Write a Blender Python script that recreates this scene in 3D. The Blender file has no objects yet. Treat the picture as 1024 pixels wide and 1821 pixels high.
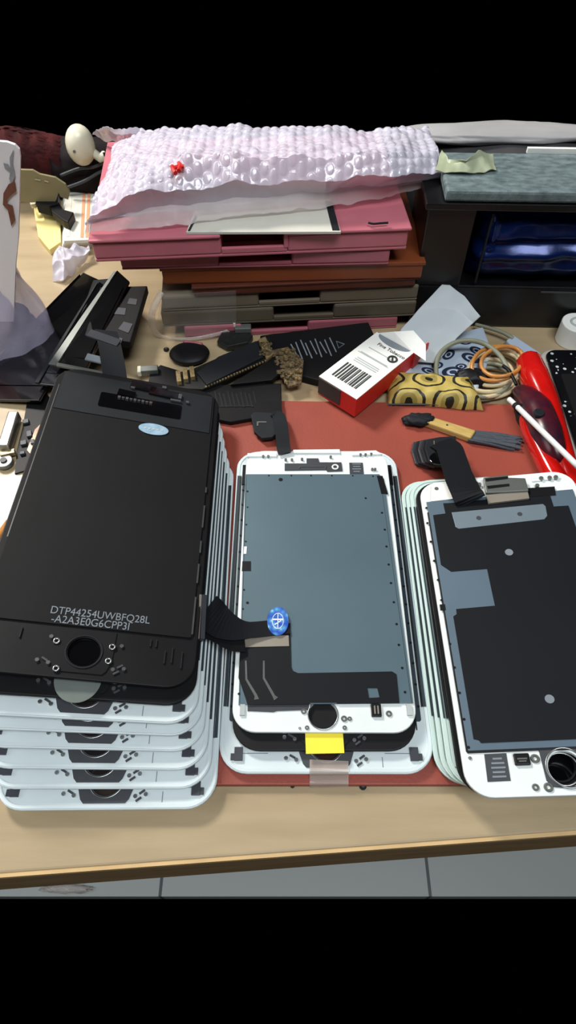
import bpy, bmesh, math, random
from mathutils import Vector, Matrix, noise
random.seed(7)
SC = bpy.context.scene
COL = SC.collection
F, CX, CY = 1147.0, 512.0, 910.5          # lens of the camera, in pixels of a 1024 x 1821 frame
PITCH, CAMH = math.radians(53.7), 0.245   # camera tilt below the horizon, height above the bench
FW = Vector((0, math.cos(PITCH), -math.sin(PITCH)))
RT_ = Vector((1, 0, 0))
UP = RT_.cross(FW)
EYE = Vector((0, 0, CAMH))


def ray(x, y):
    return FW + RT_ * ((x - CX) / F) - UP * ((y - CY) / F)


def G(x, y, z=0.0):
    d = ray(x, y)
    return EYE + d * ((z - CAMH) / d.z)


def GY(x, y, Y):
    d = ray(x, y)
    return EYE + d * (Y / d.y)


# ---------------------------------------------------------------- materials
def lin(c):
    return tuple(((v / 255) / 12.92 if v / 255 <= .04045 else ((v / 255 + .055) / 1.055) ** 2.4) for v in c)


def mat(name, rgb, rough=.5, metal=0.0, var=.12, scale=60.0, alpha=1.0, bump=0.0, bscale=300.0, coat=0.0,
        stretch=(1, 1, 1), rgb2=None, spec=.5, trans=0.0, detail=4.0):
    m = bpy.data.materials.new(name)
    m.use_nodes = True
    nt = m.node_tree
    b = nt.nodes['Principled BSDF']
    b.inputs['Roughness'].default_value = rough
    b.inputs['Metallic'].default_value = metal
    b.inputs['Coat Weight'].default_value = coat
    b.inputs['Alpha'].default_value = alpha
    b.inputs['Specular IOR Level'].default_value = spec
    b.inputs['Transmission Weight'].default_value = trans
    c = lin(rgb)
    tc = nt.nodes.new('ShaderNodeTexCoord')
    mp = nt.nodes.new('ShaderNodeMapping')
    mp.inputs['Scale'].default_value = stretch
    nt.links.new(tc.outputs['Object'], mp.inputs['Vector'])
    n = nt.nodes.new('ShaderNodeTexNoise')
    n.inputs['Scale'].default_value = scale
    n.inputs['Detail'].default_value = detail
    nt.links.new(mp.outputs[0], n.inputs['Vector'])
    r = nt.nodes.new('ShaderNodeValToRGB')
    c2 = lin(rgb2) if rgb2 else tuple(min(1, v * (1 + var)) for v in c)
    c1 = c if rgb2 else tuple(v * (1 - var) for v in c)
    r.color_ramp.elements[0].position = .3
    r.color_ramp.elements[1].position = .7
    r.color_ramp.elements[0].color = (*c1, 1)
    r.color_ramp.elements[1].color = (*c2, 1)
    nt.links.new(n.outputs['Fac'], r.inputs['Fac'])
    nt.links.new(r.outputs['Color'], b.inputs['Base Color'])
    if bump:
        n2 = nt.nodes.new('ShaderNodeTexNoise')
        n2.inputs['Scale'].default_value = bscale
        n2.inputs['Detail'].default_value = 5
        nt.links.new(mp.outputs[0], n2.inputs['Vector'])
        bp = nt.nodes.new('ShaderNodeBump')
        bp.inputs['Strength'].default_value = bump
        bp.inputs['Distance'].default_value = .001
        nt.links.new(n2.outputs['Fac'], bp.inputs['Height'])
        nt.links.new(bp.outputs[0], b.inputs['Normal'])
    return m


def node_fn(m):
    nt = m.node_tree
    b = nt.nodes['Principled BSDF']

    def mth(op, a, b_=None, c_=None):
        n = nt.nodes.new('ShaderNodeMath')
        n.operation = op
        for i, v in enumerate((a, b_, c_)):
            if v is None:
                continue
            if isinstance(v, (int, float)):
                n.inputs[i].default_value = v
            else:
                nt.links.new(v, n.inputs[i])
        return n.outputs[0]
    return nt, b, mth


M = {}
M['wood'] = mat('birch_veneer', (160, 140, 108), .42, var=.1, scale=14, stretch=(1, 7, 1), rgb2=(177, 157, 124), bump=.05, bscale=90, coat=.15, detail=8)
M['wood_edge'] = mat('veneer_edge', (132, 106, 74), .5, scale=40, stretch=(1, 1, 12), rgb2=(150, 124, 90))
M['wood_trim'] = mat('pale_trim', (205, 172, 122), .4)
M['mat'] = mat('red_mat', (140, 64, 50), .55, scale=18, rgb2=(154, 70, 55), bump=.12, bscale=900)
M['white'] = mat('white_plastic', (226, 232, 230), .38, var=.03, scale=50)
M['pale'] = mat('bluish_white_plastic', (212, 223, 225), .38, var=.04, scale=40)
M['mint'] = mat('greenish_white_plastic', (196, 216, 210), .38, var=.04, scale=40)
M['black'] = mat('black_plastic', (15, 15, 18), .5, var=.25, scale=60, spec=.25)
M['blackmatte'] = mat('matte_black_film', (18, 18, 20), .6, var=.15, scale=25, bump=.06, bscale=60, spec=.2)
M['blackgloss'] = mat('gloss_black', (10, 10, 12), .12, var=.2, coat=.4)
M['darkgrey'] = mat('dark_grey_film', (50, 53, 60), .5, var=.12)
M['tape'] = mat('charcoal_tape', (27, 30, 34), .6, var=.15, spec=.25)
M['shield'] = mat('slate_metal_shield', (88, 109, 119), .42, metal=.25, var=.06, scale=22)
M['shield2'] = mat('blue_grey_metal_shield', (96, 114, 128), .42, metal=.25, var=.06, scale=30)
M['shieldlight'] = mat('pale_metal_plate', (122, 136, 146), .4, metal=.3, var=.05)
M['shielddark'] = mat('dim_metal_shield', (46, 58, 66), .5, metal=.2, var=.1)
M['graphite'] = mat('graphite_sheet', (15, 17, 22), .6, var=.1, scale=20, spec=.22)
M['bracket'] = mat('grey_bracket', (64, 67, 72), .5, metal=.2, var=.1)
M['steel'] = mat('steel', (170, 172, 172), .28, metal=.9, var=.1, scale=200)
M['nickel'] = mat('nickel_plate', (118, 122, 118), .4, metal=.55, var=.08)
M['warmnickel'] = mat('warm_nickel_strip', (150, 142, 130), .4, metal=.3, var=.08)
M['gold'] = mat('gold_contacts', (176, 156, 112), .35, metal=.6, var=.3, scale=700)
M['chips'] = mat('speckled_components', (46, 40, 32), .45, metal=.3, rgb2=(150, 130, 96), scale=900)
M['pcb'] = mat('dark_circuit_board', (22, 24, 24), .45, var=.4, scale=500)
M['pink'] = mat('pink_plastic', (190, 108, 120), .36, var=.05)
M['pink2'] = mat('dull_pink_plastic', (168, 94, 106), .38, var=.05)
M['recess_shade'] = mat('shaded_recess_red', (112, 40, 56), .5, var=.1)
M['brown'] = mat('orange_brown_plastic', (128, 64, 32), .4, var=.1, scale=30)
M['brown2'] = mat('dark_brown_plastic', (84, 40, 26), .45, var=.1)
M['taupe'] = mat('smoky_grey_plastic', (112, 102, 86), .3, var=.08)
M['taupe2'] = mat('dim_smoky_plastic', (94, 86, 72), .3, var=.08)
M['paper'] = mat('white_paper', (236, 236, 230), .7, var=.03)
M['paper_grey'] = mat('grey_white_card', (206, 204, 192), .6, var=.04)
M['print_grey'] = mat('grey_print', (120, 128, 136), .6)
M['print_dark'] = mat('dark_print', (50, 52, 50), .6)
M['print_soft'] = mat('faint_print', (176, 182, 180), .6)
M['red'] = mat('red_carton', (206, 34, 28), .4, var=.06)
M['redplastic'] = mat('glossy_red_plastic', (190, 20, 16), .15, var=.15, scale=60, coat=.5)
M['maroon'] = mat('maroon_plastic', (84, 20, 30), .3, rgb2=(34, 20, 38), scale=150)
M['yellow'] = mat('yellow_paper', (244, 224, 60), .6, var=.04)
M['cream_note'] = mat('pale_yellow_paper', (240, 218, 140), .7, var=.05)
M['orange_paper'] = mat('orange_paper', (222, 150, 110), .7, var=.08)
M['olive'] = mat('olive_card', (128, 120, 88), .6, var=.12, scale=60)
M['bluepaper'] = mat('pale_blue_paper', (176, 190, 206), .55, var=.06, scale=25)
M['greypaper'] = mat('translucent_grey_paper', (188, 196, 200), .5, var=.08, scale=14)
M['navy'] = mat('navy_print', (36, 44, 70), .5)
M['bluefilm'] = mat('blue_foil', (8, 34, 90), .24, metal=.35, var=.5, scale=9, bump=.5, bscale=35)
M['blackbox'] = mat('black_case', (13, 13, 15), .35, var=.3, scale=40)
M['frost'] = mat('frosted_strip', (82, 96, 98), .4, rgb2=(124, 138, 140), scale=160, stretch=(1, 2, 1), bump=.4, bscale=500)
M['tapegreen'] = mat('pale_green_tape', (172, 180, 150), .4, var=.1, scale=40, alpha=.85)
M['greycloth'] = mat('grey_plastic_sheet', (70, 68, 70), .5, rgb2=(36, 35, 38), scale=18, bump=.3, bscale=60)
M['whitebag'] = mat('dull_white_plastic', (168, 166, 166), .45, var=.12, scale=30, bump=.3, bscale=80)
M['redcloth'] = mat('dark_red_fabric', (74, 24, 24), .85, rgb2=(40, 15, 18), scale=70, bump=.4, bscale=400, spec=.2)
M['darkcloth'] = mat('dark_fabric', (30, 21, 23), .8, rgb2=(18, 14, 16), scale=30, bump=.4, bscale=120, spec=.2)
M['ivory'] = mat('ivory_plastic', (222, 218, 196), .3, var=.04)
M['wrap'] = mat('bubble_wrap_film', (226, 222, 236), .14, var=.03, alpha=.62, coat=.5, bump=.3, bscale=160)
M['wrapflap'] = mat('single_layer_film', (238, 228, 228), .2, var=.03, alpha=.36, bump=.35, bscale=120)
M['clear'] = mat('clear_film', (222, 218, 216), .12, var=.03, alpha=.07, coat=.3, bump=.3, bscale=90)
M['bag'] = mat('violet_tinted_film', (206, 200, 226), .22, var=.1, scale=30, alpha=.34, bump=1.0, bscale=50, coat=.6)
M['cleartape'] = mat('clear_tape', (206, 190, 180), .25, alpha=.42)
M['holo_film'] = mat('grey_protective_film', (120, 128, 124), .3, alpha=.8, bump=.1)
M['amber'] = mat('amber_rubber', (188, 128, 66), .3, var=.2, scale=120)
M['cream'] = mat('cream_cable', (214, 198, 160), .4, var=.08)
M['greycable'] = mat('grey_green_cable', (134, 136, 116), .45, var=.1)
M['tan'] = mat('tan_wood_handle', (190, 160, 94), .5, var=.14, scale=120, stretch=(1, 6, 1))
M['bristle'] = mat('grey_bristles', (70, 76, 84), .6, var=.3, scale=300, stretch=(1, 12, 1))
M['sticker'] = mat('pale_blue_sticker', (126, 160, 184), .4, rgb2=(160, 186, 204), scale=300)
M['copper'] = mat('copper_flex', (196, 150, 120), .4, metal=.3, rgb2=(120, 90, 74), scale=120)
M['cardpink'] = mat('white_card', (240, 234, 238), .5, var=.02)
M['artgrey'] = mat('grey_ink', (150, 150, 156), .6, var=.15, scale=300)
M['artbrown'] = mat('brown_ink', (120, 72, 56), .6, var=.2, scale=300)
M['crinkle'] = mat('crinkled_clear_film', (226, 214, 206), .14, alpha=.34, coat=.5, bump=1.0, bscale=220)
M['smoke'] = mat('smoky_hole_film', (46, 40, 40), .15, alpha=.5)
M['silverrim'] = mat('white_metal_rim', (214, 208, 198), .28, metal=.35, var=.05)


def tile_floor():
    m = mat('floor_tile', (136, 140, 138), .35, var=.05, scale=5)
    nt, b, mth = node_fn(m)
    tc = nt.nodes.new('ShaderNodeTexCoord')
    mp = nt.nodes.new('ShaderNodeMapping')
    mp.inputs['Location'].default_value = (-.0095 + .9 , 0, 0)
    nt.links.new(tc.outputs['Object'], mp.inputs['Vector'])
    br = nt.nodes.new('ShaderNodeTexBrick')
    br.offset = 0
    br.inputs['Scale'].default_value = 1
    br.inputs['Brick Width'].default_value = .36
    br.inputs['Row Height'].default_value = .36
    br.inputs['Mortar Size'].default_value = .0022
    br.inputs['Color1'].default_value = (*lin((172, 177, 174)), 1)
    br.inputs['Color2'].default_value = (*lin((166, 172, 169)), 1)
    br.inputs['Mortar'].default_value = (*lin((80, 84, 86)), 1)
    nt.links.new(mp.outputs[0], br.inputs['Vector'])
    nt.links.new(br.outputs['Color'], b.inputs['Base Color'])
    return m


def oval_cloth():
    """yellow cloth with rows of black ringed ovals, half-dropped"""
    m = mat('oval_print_cloth', (196, 168, 84), .5)
    nt, b, mth = node_fn(m)
    tc = nt.nodes.new('ShaderNodeTexCoord')
    sp = nt.nodes.new('ShaderNodeSeparateXYZ')
    nt.links.new(tc.outputs['Object'], sp.inputs[0])
    u = mth('DIVIDE', sp.outputs['X'], .0212)
    v = mth('ADD', mth('DIVIDE', sp.outputs['Y'], .0128), .42)
    row = mth('FLOOR', v)
    u2 = mth('ADD', u, mth('MULTIPLY', mth('MODULO', mth('ABSOLUTE', row), 2), .5))
    fu = mth('SUBTRACT', mth('FRACT', u2), .5)
    fv = mth('SUBTRACT', mth('FRACT', v), .5)
    d = mth('SQRT', mth('ADD', mth('POWER', mth('MULTIPLY', fu, 2.3), 2), mth('POWER', mth('MULTIPLY', fv, 2.2), 2)))
    r = nt.nodes.new('ShaderNodeValToRGB')
    cr = r.color_ramp
    cr.interpolation = 'CONSTANT'
    y1, k = (*lin((188, 166, 88)), 1), (*lin((30, 28, 16)), 1)
    y2 = (*lin((150, 132, 64)), 1)
    cr.elements[0].position, cr.elements[0].color = 0, k
    cr.elements[1].position, cr.elements[1].color = .24, y2
    for p, c in ((.50, y1), (.78, k), (.95, y1)):
        e = cr.elements.new(p)
        e.color = c
    n = nt.nodes.new('ShaderNodeTexNoise')
    n.inputs['Scale'].default_value = 420
    nt.links.new(tc.outputs['Object'], n.inputs['Vector'])
    nt.links.new(mth('ADD', d, mth('MULTIPLY', mth('SUBTRACT', n.outputs['Fac'], .5), .10)), r.inputs['Fac'])
    nt.links.new(r.outputs['Color'], b.inputs['Base Color'])
    return m


def holo():
    m = mat('iridescent_foil', (90, 150, 210), .25, metal=.2)
    nt, b, mth = node_fn(m)
    tc = nt.nodes.new('ShaderNodeTexCoord')
    v = nt.nodes.new('ShaderNodeTexVoronoi')
    v.inputs['Scale'].default_value = 420
    nt.links.new(tc.outputs['Object'], v.inputs['Vector'])
    r = nt.nodes.new('ShaderNodeValToRGB')
    cr = r.color_ramp
    cr.elements[0].color = (*lin((190, 225, 245)), 1)
    cr.elements[1].color = (*lin((52, 96, 190)), 1)
    e = cr.elements.new(.35)
    e.color = (*lin((90, 170, 215)), 1)
    e = cr.elements.new(.6)
    e.color = (*lin((84, 130, 215)), 1)
    nt.links.new(v.outputs['Distance'], r.inputs['Fac'])
    mm = mth('MULTIPLY', v.outputs['Distance'], 1.4)
    nt.links.new(mm, r.inputs['Fac'])
    nt.links.new(r.outputs['Color'], b.inputs['Base Color'])
    return m


def specks(name, rgb, dot, scale=260, thr=.12):
    m = mat(name, rgb, .15, coat=.3)
    nt, b, mth = node_fn(m)
    tc = nt.nodes.new('ShaderNodeTexCoord')
    v = nt.nodes.new('ShaderNodeTexVoronoi')
    v.inputs['Scale'].default_value = scale
    nt.links.new(tc.outputs['Object'], v.inputs['Vector'])
    n = nt.nodes.new('ShaderNodeTexNoise')
    n.inputs['Scale'].default_value = scale * .2
    nt.links.new(tc.outputs['Object'], n.inputs['Vector'])
    f = mth('MULTIPLY', mth('LESS_THAN', v.outputs['Distance'], thr * 2), mth('GREATER_THAN', n.outputs['Fac'], .5))
    mx = nt.nodes.new('ShaderNodeMix')
    mx.data_type = 'RGBA'
    mx.inputs['A'].default_value = (*lin(rgb), 1)
    mx.inputs['B'].default_value = (*lin(dot), 1)
    nt.links.new(f, mx.inputs['Factor'])
    nt.links.new(mx.outputs['Result'], b.inputs['Base Color'])
    return m


M['tile'] = tile_floor()
M['ovals'] = oval_cloth()
M['holo'] = holo()
M['specks'] = specks('cracked_black_glass', (16, 16, 18), (190, 194, 198))


# ---------------------------------------------------------------- building helpers
def link(name, me, m, parent=None, smooth=False):
    o = bpy.data.objects.new(name, me)
    COL.objects.link(o)
    me.materials.clear()
    me.materials.append(m)
    if parent:
        o.parent = parent
    for p in me.polygons:
        p.use_smooth = smooth
    return o


def bev(o, w, seg=2):
    b = o.modifiers.new('bevel', 'BEVEL')
    b.width = w
    b.segments = seg
    b.limit_method = 'ANGLE'
    b.angle_limit = math.radians(40)
    return o


def tag(o, label, cat, group=None, kind=None):
    o['label'] = label
    o['category'] = cat
    if group:
        o['group'] = group
    if kind:
        o['kind'] = kind
    return o


def thing(name, label, cat, group=None, mw=None, loc=None, rz=0.0):
    o = bpy.data.objects.new(name, None)
    o.empty_display_size = .005
    COL.objects.link(o)
    if mw is not None:
        o.matrix_world = mw
    else:
        o.location = loc if loc is not None else (0, 0, 0)
        o.rotation_euler = (0, 0, rz)
    tag(o, label, cat, group)
    return o


def frame(p, q, up=None):
    """matrix with origin p, x axis towards q, z up"""
    x = (q - p).normalized()
    z = Vector(up) if up else Vector((0, 0, 1))
    y = z.cross(x).normalized()
    z = x.cross(y)
    m = Matrix((x, y, z)).transposed().to_4x4()
    m.translation = p
    return m


class MB:
    def __init__(s):
        s.bm = bmesh.new()

    def box(s, c, size, rz=0.0, mtx=None):
        r = bmesh.ops.create_cube(s.bm, size=1)
        m = (mtx or Matrix.Identity(4)) @ Matrix.Translation(c) @ Matrix.Rotation(rz, 4, 'Z') @ Matrix.Diagonal((*size, 1))
        bmesh.ops.transform(s.bm, matrix=m, verts=r['verts'])
        return s

    def disc(s, c, r, h, n=24, rx=None, mtx=None):
        q = bmesh.ops.create_cone(s.bm, cap_ends=True, segments=n, radius1=1, radius2=1, depth=1)
        m = (mtx or Matrix.Identity(4)) @ Matrix.Translation(c) @ Matrix.Diagonal((r, rx or r, h, 1))
        bmesh.ops.transform(s.bm, matrix=m, verts=q['verts'])
        return s

    def ring(s, c, R, r, n=40, k=8, sx=1.0, sy=1.0):
        vs = []
        for i in range(n):
            a = 2 * math.pi * i / n
            row = []
            for j in range(k):
                b = 2 * math.pi * j / k
                d = R + r * math.cos(b)
                row.append(s.bm.verts.new((c[0] + d * math.cos(a) * sx, c[1] + d * math.sin(a) * sy, c[2] + r * math.sin(b))))
            vs.append(row)
        for i in range(n):
            for j in range(k):
                s.bm.faces.new((vs[i][j], vs[(i + 1) % n][j], vs[(i + 1) % n][(j + 1) % k], vs[i][(j + 1) % k]))
        return s

    def tube(s, pts, r, k=10, radii=None, closed=False):
        pts = [Vector(p) for p in pts]
        n = len(pts)
        prev = None
        rows = []
        for i, p in enumerate(pts):
            if closed:
                t = (pts[(i + 1) % n] - pts[i - 1]).normalized()
            else:
                t = (pts[min(i + 1, n - 1)] - pts[max(i - 1, 0)]).normalized()
            a = prev if prev is not None else (Vector((0, 0, 1)) if abs(t.z) < .9 else Vector((1, 0, 0)))
            u = (a - t * a.dot(t)).normalized()
            prev = u
            v = t.cross(u)
            rr = radii[i] if radii else r
            rows.append([s.bm.verts.new(p + (u * math.cos(2 * math.pi * j / k) + v * math.sin(2 * math.pi * j / k)) * rr) for j in range(k)])
        for i in range(n if closed else n - 1):
            A, B = rows[i], rows[(i + 1) % n]
            for j in range(k):
                s.bm.faces.new((A[j], A[(j + 1) % k], B[(j + 1) % k], B[j]))
        if not closed:
            s.bm.faces.new(rows[0][::-1])
            s.bm.faces.new(rows[-1])
        return s

    def ribbon(s, pts, side, w, t):
        """flat strip swept along pts; side = width direction(s); t = thickness"""
        pts = [Vector(p) for p in pts]
        n = len(pts)
        rows = []
        for i, p in enumerate(pts):
            tg = (pts[min(i + 1, n - 1)] - pts[max(i - 1, 0)]).normalized()
            sd = Vector(side[i] if isinstance(side, list) else side)
            sd = (sd - tg * sd.dot(tg)).normalized()
            nn = sd.cross(tg)
            ww = w[i] if isinstance(w, list) else w
            rows.append([s.bm.verts.new(p + sd * a * ww / 2 + nn * b * t / 2) for a, b in ((-1, -1), (1, -1), (1, 1), (-1, 1))])
        for i in range(n - 1):
            for j in range(4):
                s.bm.faces.new((rows[i][j], rows[i][(j + 1) % 4], rows[i + 1][(j + 1) % 4], rows[i + 1][j]))
        s.bm.faces.new(rows[0][::-1])
        s.bm.faces.new(rows[-1])
        return s

    def prism(s, poly, z0, z1):
        a = [s.bm.verts.new((p[0], p[1], z0)) for p in poly]
        b = [s.bm.verts.new((p[0], p[1], z1)) for p in poly]
        n = len(poly)
        s.bm.faces.new(a[::-1])
        s.bm.faces.new(b)
        for i in range(n):
            s.bm.faces.new((a[i], a[(i + 1) % n], b[(i + 1) % n], b[i]))
        return s

    def sphere(s, c, r, seg=20, mtx=None):
        q = bmesh.ops.create_uvsphere(s.bm, u_segments=seg, v_segments=seg // 2, radius=1)
        rr = r if isinstance(r, (tuple, list)) else (r, r, r)
        bmesh.ops.transform(s.bm, matrix=(mtx or Matrix.Identity(4)) @ Matrix.Translation(c) @ Matrix.Diagonal((*rr, 1)), verts=q['verts'])
        return s

    def mesh(s):
        bmesh.ops.recalc_face_normals(s.bm, faces=s.bm.faces[:])
        me = bpy.data.meshes.new('mesh')
        s.bm.to_mesh(me)
        s.bm.free()
        return me

    def pieces(s, name, m, parent, smooth=False, bevel=0.0):
        """every separate piece becomes a part of its own"""
        s.bm.verts.index_update()
        s.bm.verts.ensure_lookup_table()
        seen, out = set(), []
        for v0 in s.bm.verts:
            if v0.index in seen:
                continue
            comp, todo = [], [v0]
            seen.add(v0.index)
            while todo:
                v = todo.pop()
                comp.append(v)
                for e in v.link_edges:
                    w_ = e.other_vert(v)
                    if w_.index not in seen:
                        seen.add(w_.index)
                        todo.append(w_)
            out.append(comp)
        obs = []
        for comp in out:
            b = MB()
            c = sum((v.co for v in comp), Vector()) / len(comp)
            mp_ = {v: b.bm.verts.new(v.co - c) for v in comp}
            for f in {f for v in comp for f in v.link_faces}:
                b.bm.faces.new([mp_[v] for v in f.verts])
            o = b.build(name, m, parent, smooth, bevel)
            o.location = c
            obs.append(o)
        s.bm.free()
        return obs

    def build(s, name, m, parent=None, smooth=False, bevel=0.0):
        o = link(name, s.mesh(), m, parent, smooth)
        if bevel:
            bev(o, bevel)
        return o


def curve_mesh(cu):
    o = bpy.data.objects.new('tmp', cu)
    COL.objects.link(o)
    dg = bpy.context.evaluated_depsgraph_get()
    dg.update()
    me = bpy.data.meshes.new_from_object(o.evaluated_get(dg))
    bpy.data.objects.remove(o)
    bpy.data.curves.remove(cu)
    return me


def plate(name, loops, z0, z1, m, parent=None, bevel=0.0):
    """flat plate with holes: outer loop first, then holes, extruded z0..z1"""
    cu = bpy.data.curves.new('c', 'CURVE')
    cu.dimensions = '2D'
    cu.fill_mode = 'BOTH'
    for lp in loops:
        sp = cu.splines.new('POLY')
        sp.points.add(len(lp) - 1)
        for p, q in zip(sp.points, lp):
            p.co = (q[0], q[1], 0, 1)
        sp.use_cyclic_u = True
    cu.extrude = (z1 - z0) / 2 - bevel
    cu.bevel_depth = bevel
    cu.bevel_resolution = 2
    cu.offset = -bevel
    me = curve_mesh(cu)
    me.transform(Matrix.Translation((0, 0, (z0 + z1) / 2)))
    return link(name, me, m, parent)


def text(name, body, size, m, parent, mtx, depth=.00006, align='LEFT', sx=1.0):
    cu = bpy.data.curves.new('t', 'FONT')
    cu.body = body
    cu.size = size
    cu.align_x = align
    cu.extrude = depth
    cu.space_line = .8
    me = curve_mesh(cu)
    me.transform(mtx @ Matrix.Diagonal((sx, 1, 1, 1)))
    return link(name, me, m, parent)


def rrect(x0, y0, x1, y1, r, n=8):
    pts = []
    for cx, cy, a0 in ((x1 - r, y1 - r, 0), (x0 + r, y1 - r, 90), (x0 + r, y0 + r, 180), (x1 - r, y0 + r, 270)):
        for i in range(n + 1):
            a = math.radians(a0 + 90 * i / n)
            pts.append((cx + r * math.cos(a), cy + r * math.sin(a)))
    return pts


def circ(x, y, r, n=36, ry=None):
    ry = ry or r
    return [(x + r * math.cos(2 * math.pi * i / n), y + ry * math.sin(2 * math.pi * i / n)) for i in range(n)]


def smooth_path(pts, n=6):
    """Catmull-Rom through pts"""
    P = [Vector(p) for p in pts]
    out = []
    for i in range(len(P) - 1):
        p0, p1, p2, p3 = P[max(i - 1, 0)], P[i], P[i + 1], P[min(i + 2, len(P) - 1)]
        for k in range(n):
            t = k / n
            out.append(.5 * ((2 * p1) + (p2 - p0) * t + (2 * p0 - 5 * p1 + 4 * p2 - p3) * t * t + (3 * p1 - p0 - 3 * p2 + p3) * t ** 3))
    out.append(P[-1])
    return out


def lerp_curve(pts, t):
    """pts: list of tuples, evenly parametrised"""
    f = t * (len(pts) - 1)
    i = min(int(f), len(pts) - 2)
    k = f - i
    k = k * k * (3 - 2 * k) * .5 + k * .5
    return tuple(a + (b - a) * k for a, b in zip(pts[i], pts[i + 1]))


def sheet(rows, nu, nv, amp=0.0, freq=60.0, thick=.0003, seed=0.0, bubbles=0.0, pitch=.0045, bub_from=.35):
    """rows: list of polylines (front to back) of (px, py, z): a crumpled sheet through them, given thickness"""
    bm = bmesh.new()
    grid = []
    for j in range(nv + 1):
        v = j / nv
        line = []
        for i in range(nu + 1):
            u = i / nu
            cp = [lerp_curve(r, u) for r in rows]
            q = lerp_curve(cp, v)
            p = G(*q)
            nz = noise.noise(Vector((p.x * freq, p.y * freq, seed))) + .5 * noise.noise(Vector((p.x * freq * 2.3, p.y * freq * 2.3, seed + 5)))
            nz2 = abs(noise.noise(Vector((p.x * freq * .8, p.y * freq * .8, seed + 9))))
            p.z += amp * nz - amp * .8 * nz2
            p.x += amp * .4 * noise.noise(Vector((p.x * freq, p.y * freq, seed + 20)))
            if bubbles and v > bub_from:
                a, b = p.x / pitch, p.y / pitch
                b2 = b + (.5 if int(math.floor(a)) % 2 else 0)
                d = math.hypot(a - math.floor(a) - .5, b2 - math.floor(b2) - .5)
                if d < .42:
                    p.z += bubbles * math.sqrt(1 - (d / .42) ** 2) * min(1, (v - bub_from) * 5)
            line.append(bm.verts.new(p))
        grid.append(line)
    for j in range(nv):
        for i in range(nu):
            bm.faces.new((grid[j][i], grid[j][i + 1], grid[j + 1][i + 1], grid[j + 1][i]))
    bmesh.ops.recalc_face_normals(bm, faces=bm.faces[:])
    me = bpy.data.meshes.new('sheet')
    bm.to_mesh(me)
    bm.free()
    return me, thick


def solid(o, t):
    s = o.modifiers.new('solid', 'SOLIDIFY')
    s.thickness = t
    s.offset = 0
    return o


def lump(c, r, amp=.25, freq=2.0, seed=0.0, seg=48, flat=None):
    """a crumpled rounded mass centred at c with radii r"""
    bm = bmesh.new()
    bmesh.ops.create_uvsphere(bm, u_segments=seg, v_segments=seg // 2, radius=1)
    for v in bm.verts:
        n = v.co.normalized()
        k = 1 + amp * noise.noise(n * freq + Vector((seed, 0, 0))) + amp * .6 * abs(noise.noise(n * freq * 2.7 + Vector((0, seed, 0))))
        v.co = Vector((n.x * r[0] * k + c[0], n.y * r[1] * k + c[1], n.z * r[2] * k + c[2]))
        if flat is not None and v.co.z < flat:
            v.co.z = flat
    me = bpy.data.meshes.new('lump')
    bm.to_mesh(me)
    bm.free()
    return me
# ---------------------------------------------------------------- setting: floor and bench
fl = MB().prism([(-1.3, .0958), (1.3, .0958), (1.3, 1.3), (-1.3, 1.3)], -.78, -.75).build('floor', M['tile'])
fl['kind'] = 'structure'
bench = thing('workbench', 'pale birch workbench with a thick front edge, carrying everything', 'workbench', loc=(0, 0, 0))
A, B = G(0, 1553), G(1024, 1477)
dx = (B - A).normalized()
dn = Vector((-dx.y, dx.x, 0))
AL, BR_ = A - dx * .35, B + dx * .35
MB().prism([AL.xy, BR_.xy, (BR_ + dn * .41).xy, (AL + dn * .475).xy], -.006, 0).build('tabletop', M['wood'], bench, bevel=.0008)
e0, e1 = AL + dn * .0006, BR_ + dn * .0006
MB().prism([e0.xy, e1.xy, (e1 + dn * .02).xy, (e0 + dn * .02).xy], -.042, -.0062).build('front_rail', M['wood_edge'], bench)
t0, t1 = AL - dn * .0012, BR_ - dn * .0012
MB().prism([t0.xy, t1.xy, (t1 + dn * .0024).xy, (t0 + dn * .0024).xy], -.0035, -.0006).build('edge_trim', M['wood_trim'], bench)

# red work mat under the stacks
mroot = thing('work_mat', 'brick red rectangular work mat lying under the phone screen stacks', 'mat', loc=(0, 0, 0))
mp = [G(388, 1392, .0015), G(830, 1392, .0015), G(962, 850, .0015), G(912, 712, .0015), G(500, 714, .0015), G(330, 714, .0015)]
mat_poly = [(-.050, .0575), (.128, .0575), (.1245, .165), (.1225, .249), (-.002, .2515), (-.052, .2515)]
MB().prism(mat_poly, .0002, .003).build('pad', M['mat'], mroot, bevel=.0006)


def rot(yaw, rx, ry):
    return Matrix.Rotation(math.radians(yaw), 4, 'Z') @ Matrix.Rotation(math.radians(rx), 4, 'X') @ Matrix.Rotation(math.radians(ry), 4, 'Y')


def pose(T, ypr):
    return Matrix.Translation(Vector(T) / 1000) @ rot(*ypr)


def loc(mw, px, py, dz=0.0):
    """point of the panel's own plane seen at a pixel"""
    mi = mw.inverted()
    o, d = mi @ EYE, mi.to_3x3() @ ray(px, py)
    return o + d * ((dz - o.z) / d.z)


def L2(mw, pts, dz=0.0):
    return [tuple(loc(mw, x, y, dz).xy) for x, y in pts]


def dup(root, mw, label, name=None):
    r = root.copy()
    COL.objects.link(r)
    r.matrix_world = mw
    r['label'] = label
    for ch in list(root.children):
        c = ch.copy()
        COL.objects.link(c)
        c.parent = r
        for g in list(ch.children):
            d = g.copy()
            COL.objects.link(d)
            d.parent = c
    return r


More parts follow.
